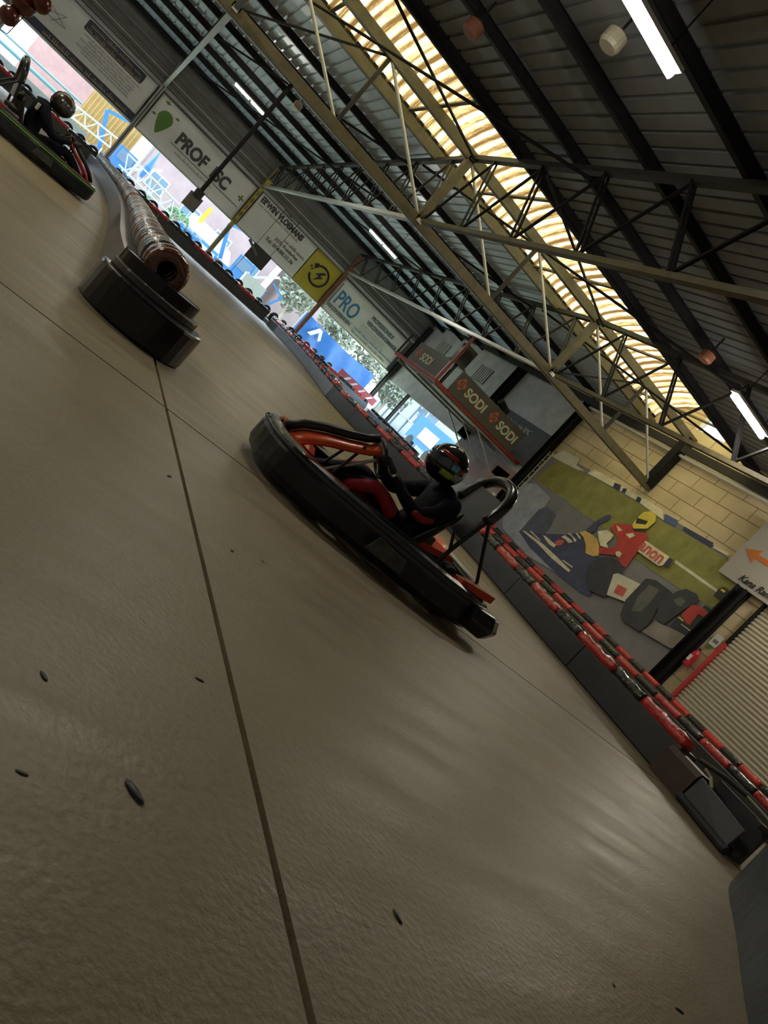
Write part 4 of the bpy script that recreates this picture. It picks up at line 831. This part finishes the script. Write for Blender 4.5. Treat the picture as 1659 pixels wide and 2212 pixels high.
# ================================================================ drivers
def skin(name, V, E, m_, parent=None, sub=2, root=0):
    me = bpy.data.meshes.new(name); me.from_pydata([v[:3] for v in V], E, []); o = link(name, me, parent)
    me.materials.append(m_)
    sk = o.modifiers.new('skin', 'SKIN'); sk.use_smooth_shade = True
    for i, v in enumerate(V):
        d = me.skin_vertices[0].data[i]; rr_ = v[3]; d.radius = rr_ if isinstance(rr_, tuple) else (rr_, rr_); d.use_root = (i == root)
    sb = o.modifiers.new('sub', 'SUBSURF'); sb.levels = sub; sb.render_levels = sub
    return o
def make_driver(loc, rz, label, suit, accent, hcols, look=0., patch=None):
    t = empty('person', loc, rz, label, 'person')
    V = [(-.28,0,.25,(.14,.17)),(-.33,0,.42,(.13,.16)),(-.36,0,.58,(.13,.19)),(-.33,0,.71,(.10,.14)),(-.26,0,.79,.07)]
    E_ = [(0,1),(1,2),(2,3),(3,4)]
    for s in (1,-1):
        b = len(V)
        V += [(-.34,s*.21,.69,.090),(-.22,s*.29,.56,.075),(-.08,s*.30,.47,.062),(.08,s*.24,.52,.050),(.20,s*.165,.585,.040)]
        E_ += [(2,b),(b,b+1),(b+1,b+2),(b+2,b+3),(b+3,b+4)]
        b = len(V)
        V += [(-.20,s*.11,.24,.095),(.06,s*.15,.36,.082),(.26,s*.17,.43,.070),(.46,s*.16,.32,.058),(.72,s*.14,.17,.045)]
        E_ += [(0,b),(b,b+1),(b+1,b+2),(b+2,b+3),(b+3,b+4)]
    body = skin('body', V, E_, suit, t)
    if accent:      # coloured panels worn over the thighs and along the sleeves
        for s in (1,-1):
            skin('trouser_panel', [(.0,s*.20,.335,.062),(.14,s*.225,.40,.062),(.27,s*.225,.44,.058),(.40,s*.215,.36,.05),(.50,s*.20,.30,.035)], [(0,1),(1,2),(2,3),(3,4)], accent, t)
            skin('sleeve_panel', [(-.22,s*.335,.53,.034),(-.12,s*.345,.475,.036),(-.02,s*.33,.48,.030)], [(0,1),(1,2)], accent, t)
    for s in (1,-1):
        skin('shoe', [(.70,s*.14,.13,.04),(.76,s*.14,.10,.045),(.80,s*.14,.17,.04),(.83,s*.14,.24,.028)], [(0,1),(1,2),(2,3)], M_black, t)
        # glove: palm, four fingers of different length curled round the rim, thumb from the side of the palm
        P = [(.205,s*.165,.590,.030),(.245,s*.160,.610,.032),(.275,s*.155,.622,.026)]; Eg = [(0,1),(1,2)]
        for k in range(4):
            b = len(P); q = (k-1.5)*.021; ln = (.92,1.0,.95,.78)[k]
            bx, by, bz = .283+q*.55, s*(.152), .628+q*.75
            P += [(bx+.012,by-s*.006,bz+.012,.0095),(bx+.034*ln,by-s*.016,bz+.010,.0090),(bx+.046*ln,by-s*.028,bz-.014,.0085),(bx+.036*ln,by-s*.036,bz-.034*ln,.0078)]
            Eg += [(2,b),(b,b+1),(b+1,b+2),(b+2,b+3)]
        b = len(P); P += [(.252,s*.132,.632,.012),(.270,s*.112,.634,.010),(.290,s*.104,.622,.009)]; Eg += [(1,b),(b,b+1),(b+1,b+2)]
        skin('glove', P, Eg, mat('glove_black', (.03,.03,.035), .5), t)
    # helmet with chin bar, visor and patches
    vs = []; fs = []; n1_, n2_ = 20, 28
    def hs(th, ph, k=1.0):      # th from top, ph round; +x is the face
        x = math.sin(th)*math.cos(ph); y = math.sin(th)*math.sin(ph); z = math.cos(th)
        fx = 1.16 if x > 0 else 1.05
        if z < -.05: fx *= 1+.10*max(0, x)*min(1, -z*2.2)
        if z < -.2: y *= 1-.22*(-z-.2); 
        return Vector((x*.138*fx*k, y*.132*k, max(z, -.86)*.150*k))
    for i in range(n1_+1):
        for j in range(n2_): vs.append(hs(PI*i/n1_, 2*PI*j/n2_))
    for i in range(n1_):
        for j in range(n2_): fs.append((i*n2_+j, i*n2_+(j+1)%n2_, (i+1)*n2_+(j+1)%n2_, (i+1)*n2_+j))
    hel = MB().add(vs, fs).build('helmet', hcols[0], t, smooth=True); hel.location = (-.17,0,.91); hel.scale = (1.2,1.2,1.15); hel.rotation_euler = (0, .10, look)
    def patch_on(name, th0, th1, p0, p1, mm, k=1.02, na=8, nb=14):
        v = []; q = []
        for i in range(na+1):
            for j in range(nb+1): v.append(hs(lerp(th0,th1,i/na), lerp(p0,p1,j/nb), k))
        for i in range(na):
            for j in range(nb): a = i*(nb+1)+j; q.append((a,a+1,a+nb+2,a+nb+1))
        o_ = MB().add(v, q).build(name, mm, hel, smooth=True); md = o_.modifiers.new('t','SOLIDIFY'); md.thickness = .004; return o_
    patch_on('visor', 1.18, 1.72, -1.15, 1.15, hcols[1], 1.03)
    for (a, b2, c, d, mm) in hcols[2]: patch_on('helmet_patch', a, b2, c, d, mm, 1.022, 4, 6)
    if patch: MB().box((-.44,-.25,.60),(-.40,-.12,.70)).build('shoulder_patch', patch, t, bevel=.01)
    return t
M_suit = mat('black_race_suit', (.007,.007,.014), .75, 0, .2, 8, .3, 20, spec=.2); M_suitred = mat('red_suit_panel', (.33,.008,.018), .6, 0, .1, 8, .2, 20)
M_helm = mat('helmet_black', (.012,.012,.013), .12, coat=1.0); M_visor = mat('dark_mirror_visor', (.03,.05,.07), .06, .6, coat=1.)
M_cyan = mat('helmet_cyan', (.10,.42,.60), .2); M_lime = mat('helmet_lime', (.45,.58,.06), .3); M_hred = mat('helmet_red', (.40,.03,.02), .25); M_hgrey = mat('helmet_grey', (.35,.38,.36), .3)
KP = (2.98, 5.08, 0); KR = PI-math.radians(2)
make_kart(KP, KR, 'racing kart with black wraparound bumper and orange fairings', mat('orange_fairing', (.72,.085,.015), .35, 0, .08, 4, coat=.3), mat('edge_dark', (.04,.045,.05), .3))
make_driver((KP[0],KP[1],.0), KR, 'person in black and red race suit and glossy black helmet driving the orange kart', M_suit, M_suitred,
            (M_helm, M_visor, [(1.30,1.60,1.2,1.55,M_cyan),(1.75,2.05,.9,1.5,M_lime),(1.62,2.0,1.5,2.0,M_hgrey),(1.0,1.2,.3,1.3,M_hred),(1.35,1.55,1.65,1.9,M_hred),(.35,.5,.8,1.4,M_white)]), .15)
KP2 = (-.88, 14.78, 0); KR2 = math.radians(13)
make_kart(KP2, KR2, 'racing kart with red fairings and a thin green line along its bumper', mat('red_fairing', (.45,.03,.015), .35, 0, .1, 4, coat=.3), mat('green_line', (.20,.55,.04), .4))
d2 = make_driver((KP2[0]+.20*math.cos(KR2),KP2[1]+.20*math.sin(KR2),-.02), KR2, 'person in plain black race suit and dark helmet driving the red kart', mat('plain_black_suit', (.006,.007,.014), .8, spec=.15), None,
            (mat('helmet_brown_black', (.03,.022,.016), .25, coat=.6), mat('smoked_visor', (.10,.10,.11), .15, .3), [(.7,1.0,-.2,.5,M_hgrey)]), -.7, mat('cream_patch', (.6,.58,.45))); d2.scale = (1.1,1.15,1.1)

# ================================================================ rubber crumbs on the floor
for k, (x, y, s) in enumerate(((.74,1.22,.020),(.98,1.77,.010),(1.02,3.37,.014),(.52,1.45,.010),(.50,1.15,.008),(1.32,2.95,.012),(1.53,3.08,.010),(3.18,1.30,.016),(2.68,1.28,.010),(1.52,1.18,.014))):
    o = MB().lathe([(0,0),(s*.8,0),(s,s*.3),(s*.6,s*.6),(0,s*.7)], 8).build('rubber_crumb', M_black, smooth=True); o.location = (x,y,0); o.scale = (1.7,.7,.5); o.rotation_euler = (0,0,2.2+k)
    tag(o, ['largest black rubber crumb on the open floor left of the long joint','tiny rubber crumb just right of the long joint','rubber crumb beside the joint near the crossing','small rubber crumb at the left edge of the floor','smallest rubber crumb near the left edge','rubber crumb in the middle of the floor near the kart','small rubber crumb between kart and long joint','rubber crumb at the bottom right of the floor','thin rubber crumb near the bottom right','elongated rubber scrap at the bottom middle of the floor'][k], 'rubber crumb', 'rubber crumbs on the floor')

# ================================================================ outside
M_grass = mat('pale_grass', (.34,.40,.20), .9, 0, .25, .8); 
struct(MB().box((-40,YF+.25,-.3),(60,120,-.05)).build('ground', M_grass))
struct(MB().box((-40,44.5,-.05),(60,52,-.03)).build('ground_paving', mat('pale_paving', (.48,.48,.46), .8, 0, .1, .6)))
struct(MB().box((XE+.3,-10,-.3),(60,YF+.24,-.05)).build('ground_side', M_grass))
M_pink = mat('pink_brick', (.27,.16,.155), .9, 0, .12, 1.5); M_pink2 = mat('pale_pink_panel', (.27,.20,.21), .8, 0, .1, 1); M_tan = mat('ochre_container', (.30,.185,.05), .6, 0, .1, 2)
M_cblue = mat('machine_blue', (.035,.14,.33), .4); M_cyanrail = mat('rail_cyan', (.13,.27,.33), .4); M_wht = mat('machine_white', (.42,.43,.44), .5); M_tarp = mat('blue_tarpaulin', (.015,.085,.27), .4, 0, .15, 1.5, .5, 2)
def bld(x0, x1, y0, y1, h, mw, label, win=0, roof=None):
    o = empty('warehouse', ((x0+x1)/2,(y0+y1)/2,-.05), 0, label, 'building', 'buildings outside the open bays'); a = (x1-x0)/2; b = (y1-y0)/2
    MB().box((-a,-b,0),(a,b,h)).build('walls', mw, o)
    MB().add([(-a-.3,-b-.3,h),(a+.3,-b-.3,h),(a+.3,b+.3,h),(-a-.3,b+.3,h),(-a-.3,0,h+1.6),(a+.3,0,h+1.6)],[(0,1,5,4),(2,3,4,5),(0,4,3),(1,2,5),(0,3,2,1)]).build('roof', roof or mat('roof_pale', (.22,.2,.2)), o)
    for k in range(win):
        x = -a+(k+.5)*2*a/win; f_ = MB().box((x-.7,-b-.05,1.1),(x+.7,-b,2.3)).build('window', M_wht, o); MB().box((x-.6,-b-.07,1.2),(x-.03,-b-.05,2.2)).box((x+.03,-b-.07,1.2),(x+.6,-b-.05,2.2)).build('pane', mat('far_glass', (.12,.18,.25), .1), f_)
bld(-6.3, -.8, 56, 64, 6, M_pink, 'pink brick warehouse beyond the first open bay', 0)
bld(2.2, 13.2, 58, 66, 6, M_pink2, 'long pale pink warehouse beyond the second bay', 4)
bld(14.6, 19.5, 57, 62, 5, M_pink2, 'pale ribbed warehouse end beyond the third bay', 0)
bld(33, 44, 30, 62, 5, mat('pale_blue_wall', (.22,.26,.30), .7), 'pale blue industrial building beyond the end wall opening', 0)
bld(-22, -10, 60, 70, 5, mat('pale_grey_wall', (.3,.31,.32), .7), 'pale grey shed far left beyond the bays', 0)
def thing_(name, loc, rz, label, cat, parts, group=None):
    o = empty(name, loc, rz, label, cat, group)
    for n_, m_, b in parts: b.build(n_, m_, o)
    return o
cor = MB()
cor.box((-1.6,-1.2,0),(1.6,1.2,2.5))
ribs = MB()
for k in range(14): ribs.box((-1.55+k*.235,-1.26,.1),(-1.47+k*.235,-1.2,2.4))
thing_('shipping_container', (-.6,51.5,.6), 0, 'ochre yellow shipping container seen left of the grey post', 'container', [('body', M_tan, cor), ('corrugation', M_tan, ribs), ('support_frame', M_wht, MB().box((-1.6,-1.2,-.63),(-1.4,1.2,0)).box((1.4,-1.2,-.63),(1.6,1.2,0)))])
def machine(loc, rz, label, s=1.):
    o = thing_('hoisting_machine', loc, rz, label, 'machine', [
        ('chassis', M_cblue, MB().box((-1.2,-.5,.35),(1.2,.5,.75))), ('cabin', M_cblue, MB().box((-.2,-.5,.75),(.9,.5,1.8))), ('cabin_glass', mat('far_glass', (.12,.18,.25), .1), MB().box((-.1,-.52,1.1),(.8,-.5,1.7))),
        ('boom', M_cblue, MB().bar((-.9,0,.8),(-1.7,0,2.6),.22).bar((-1.7,0,2.6),(-.2,0,3.1),.18)), ('white_arm', M_wht, MB().bar((1.0,-.3,1.2),(2.2,-.3,2.3),.14))])
    for x in (-.8,.8):
        for y in (-.45,.45): MB().lathe([(0,-.12),(.3,-.12),(.38,-.06),(.38,.06),(.3,.12),(0,.12)], 16, (x,y,.38), 'y').build('wheel', M_rubber, o)
    o.scale = (s,s,s); return o
machine((.6,48.6,-.03), .1, 'blue hoisting machine right behind the grey post', 1.0)
machine((9.0,47.5,-.03), -.2, 'larger blue hoisting machine in the third open bay', 1.05)
machine((10.9,46.2,-.03), 2.9, 'low blue machine beside the yellow banner edge', .62)
def lattice(p, q, h, label):
    c = Vector(p); o = empty('lattice_beam', p, 0, label, 'lattice beam', 'white lattice beams outside'); d = Vector(q)-c; n = 9
    for z in (0, h): MB().bar((0,0,z), (d.x,d.y,d.z+z), .09).build('chord', M_wht, o)
    for k in range(n):
        a = d*(k/n); b = d*((k+1)/n); MB().bar((a.x,a.y,a.z+(0 if k%2 else h)), (b.x,b.y,b.z+(h if k%2 else 0)), .06).build('web', M_wht, o)
    for t_ in (.08,.92): e = d*t_; MB().bar((e.x,e.y,-p[2]-.05),(e.x,e.y,0),.08).build('leg', M_wht, o)
lattice((.9,46.0,.85), (4.4,46.4,.75), .75, 'white lattice beam lying behind the green leaf banner bay')
lattice((-3.2,47.0,.9), (.1,46.6,1.2), .6, 'white lattice beam lying left of the grey post')
thing_('pipe_rail', (-7.2,45.0,-.03), 0, 'pale cyan pipe guard rail outside the first bay', 'guard rail', [('upper_pipe', M_cyanrail, MB().tube([(0,0,1.75),(5.2,0,1.85)], .06)), ('lower_pipe', M_cyanrail, MB().tube([(0,0,1.35),(5.2,0,1.40)], .10)), ('low_wall', mat('low_wall_grey', (.2,.205,.21), .8), MB().box((0,-.3,0),(6.2,-.1,.95))), ('post', M_cyanrail, MB().bar((.3,0,0),(.3,0,1.8),.08)), ('post', M_cyanrail, MB().bar((4.8,0,0),(4.8,0,1.85),.08))])
for k in range(7):
    o = dup(t0); o.location = (-7.0+k*.8, 44.35, .30); o.rotation_euler = (0,0,.1*k); tag(o, 'small tyre resting against the low wall outside the first bay', 'tyre', 'tyres outside the first bay'); o.scale = (1,1,1)
tt = MB(); nx, nz = 40, 10; vs = []; fs = []
for j in range(nz+1):
    for i in range(nx+1):
        a = i/nx; c = j/nz; vs.append((a*6.1, .12*math.sin(a*22+c*2)*(1-c*.6)+.08*math.sin(a*9), c*(2.02-.25*math.sin(a*PI*1.0)*.6)+.05))
for j in range(nz):
    for i in range(nx): q = j*(nx+1)+i; fs.append((q,q+1,q+nx+2,q+nx+1))
o = empty('tarpaulin_fence', (13.6,45.8,-.03), 0, 'big bright blue tarpaulin with white chevron stretched outside the fourth bay', 'tarpaulin')
s_ = tt.add(vs, fs).build('tarpaulin_sheet', M_tarp, o, smooth=True)
MB().prism([(.75,1.15),(1.05,1.15),(1.35,1.62),(1.62,1.15),(1.75,1.3),(1.45,1.85),(1.2,1.85)], 0, .01, lambda a,c,d: (a, -.16-d, c)).build('white_chevron', M_wht, o)
for x in (0,2.0,4.1,6.1): MB().bar((x,.25,0),(x,.25,2.1),.06).build('fence_post', M_pale, o)
def treeo(loc, h, r_, col, label):
    o = empty('bare_tree', loc, 0, label, 'tree', 'pale trees behind the blue tarpaulin'); rr = random.Random(int(loc[0]*7))
    MB().tube([(0,0,0),(.1,0,h*.3),(.0,.1,h*.55)], [.18,.13,.07]).build('trunk', mat('pale_bark', (.35,.30,.24), .9), o)
    b = MB(); 
    for k in range(650):
        a = rr.uniform(0,2*PI); e = rr.uniform(-1,1); q = rr.random()**.4; s = rr.uniform(.16,.30)
        c = Vector((math.cos(a)*math.sqrt(1-e*e)*r_*q, math.sin(a)*math.sqrt(1-e*e)*r_*q, h*.62+e*h*.38*q)); u1 = Vector((rr.uniform(-1,1),rr.uniform(-1,1),rr.uniform(-1,1))).normalized()*s; v1 = u1.orthogonal().normalized()*s*.6
        b.add([c-u1, c+v1, c+u1, c-v1], [(0,1,2,3)])
    b.build('foliage', mat('leaf_'+label[:4].strip(), col, .8), o)
for k, (x, y, h) in enumerate(((17.2,50,4.2),(21.0,51,4.8),(24.8,53,4.5),(14.6,53.5,5),(31.0,66,4.6))): treeo((x,y,-.05), h, 1.7, (.17,.19,.13), ['pale leafy tree over the middle of the tarpaulin','pale leafy tree over the right end of the tarpaulin','pale leafy tree near the hall corner','pale leafy tree behind the left end of the tarpaulin','pale leafy tree farthest back behind the tarpaulin'][k])
for k, (x, y, s, cc, lb) in enumerate(((5.0,48.6,.9,(.12,.22,.11),'round green bush below the hanging grey box'),(3.1,48.3,.6,(.22,.27,.22),'pale green bush between lattice beam and green bush'))):
    o = empty('garden_bush', (x,y,-.05), 0, lb, 'bush'); rr = random.Random(k); b = MB()
    for q in range(500):
        a = rr.uniform(0,2*PI); e = rr.uniform(0,1); c = Vector((math.cos(a)*math.sqrt(1-e*e*.8)*s, math.sin(a)*math.sqrt(1-e*e*.8)*s, e*s*1.5)); u1 = Vector((rr.uniform(-1,1),rr.uniform(-1,1),rr.uniform(-1,1))).normalized()*.12; v1 = u1.orthogonal().normalized()*.07
        b.add([c-u1, c+v1, c+u1, c-v1], [(0,1,2,3)])
    b.build('foliage', mat('bush_%d' % k, cc, .8), o); MB().bar((0,0,0),(0,0,s),.12).build('stem', mat('pale_bark', (.35,.30,.24)), o)
for k, (x, y) in enumerate(((5.0,45.2),(5.55,45.3),(6.1,45.2))):
    thing_('blue_barrel', (x,y,-.05), 0, 'blue plastic barrel outside, %s of the three by the striped post' % ['leftmost','middle','rightmost'][k], 'barrel', [('drum', M_cblue, MB().lathe([(0,0),(.25,0),(.27,.1),(.28,.45),(.27,.8),(.24,.88),(0,.9)], 18)), ('lid', M_wht, MB().lathe([(0,.9),(.2,.9),(.2,.94),(0,.95)], 14))], 'blue barrels outside')
thing_('work_table', (3.6,50.6,-.05), 0, 'orange and white work table in front of the long pink warehouse', 'table', [('top', mat('orange_top', (.33,.16,.08), .6), MB().box((-.9,-.4,1.55),(.9,.4,1.65))), ('leg', M_wht, MB().bar((-.8,0,0),(-.8,0,1.55),.08)), ('leg', M_wht, MB().bar((.8,0,0),(.8,0,1.55),.08))])
thing_('box_van', (7.2,53.0,-.05), 0, 'white box van parked outside left of the striped post', 'van', [('box_body', M_wht, MB().box((-1.2,-.9,.4),(1.4,.9,1.9))), ('cab', M_wht, MB().prism([(1.4,.4),(2.3,.4),(2.3,1.0),(1.9,1.6),(1.4,1.7)], -.85, .85, lambda a,c,d: (a,d,c))), ('wheel', M_rubber, MB().lathe([(0,-.1),(.36,-.1),(.36,.1),(0,.1)], 16, (-.7,-.85,.36), 'y')), ('wheel', M_rubber, MB().lathe([(0,-.1),(.36,-.1),(.36,.1),(0,.1)], 16, (1.6,-.85,.36), 'y')), ('blue_stripe', M_cblue, MB().box((-1.2,-.92,.8),(1.4,-.9,1.0)))])
thing_('parasol', (2.1,47.6,-.05), 0, 'folded bright blue parasol standing outside the second bay', 'parasol', [('canopy', M_cblue, MB().tube([(0,0,1.2),(0.02,0,1.9),(0,0,2.9)], [.10,.20,.03])), ('pole', M_wht, MB().bar((0,0,0),(0,0,1.3),.05))])
thing_('yellow_post_sign', (6.0,48.3,-.05), 0, 'narrow yellow sign upright outside beside the striped post', 'sign', [('board', mat('bright_yellow', (.45,.38,.03), .5), MB().box((-.12,-.03,1.6),(.12,.03,2.7))), ('post', M_pale, MB().bar((0,0,0),(0,0,1.6),.06))])
thing_('white_cabinet', (9.6,43.6,-.05), 0, 'white switch cabinet outside under the black hanging panel', 'cabinet', [('body', M_wht, MB().box((-.7,-.25,.1),(.7,.25,1.35))), ('door_line', M_pale, MB().box((-.01,-.26,.15),(.01,-.25,1.3))), ('plinth', M_darkgrey, MB().box((-.7,-.2,0),(.7,.2,.1)))])
thing_('glass_pavilion', (27,53.5,-.05), -PI/2, 'white framed glass pavilion seen through the end wall opening', 'pavilion', [('frame', M_wht, (lambda b: [b.box((-5+k*2,-.05,0),(-4.9+k*2,.05,3.2)) for k in range(6)] and b.box((-5,-.05,1.5),(5.1,.05,1.6)).box((-5,-.05,3.1),(5.1,.05,3.2)))(MB())), ('glazing', mat('pavilion_glass', (.13,.19,.26), .1), MB().box((-5,.06,0),(5.1,.1,3.2)))])
thing_('blue_lorry', (25.5,43.8,-.05), PI/2, 'bright blue trailer parked beyond the end wall opening', 'lorry', [('trailer', M_cblue, MB().box((-2.6,-1,.6),(2.6,1,2.4))), ('white_panel', M_wht, MB().box((-1.5,1.0,1.0),(1.0,1.03,1.9))), ('wheel', M_rubber, MB().lathe([(0,-.15),(.45,-.15),(.45,.15),(0,.15)], 16, (-1.6,.9,.45), 'y')), ('wheel', M_rubber, MB().lathe([(0,-.15),(.45,-.15),(.45,.15),(0,.15)], 16, (1.6,.9,.45), 'y'))])
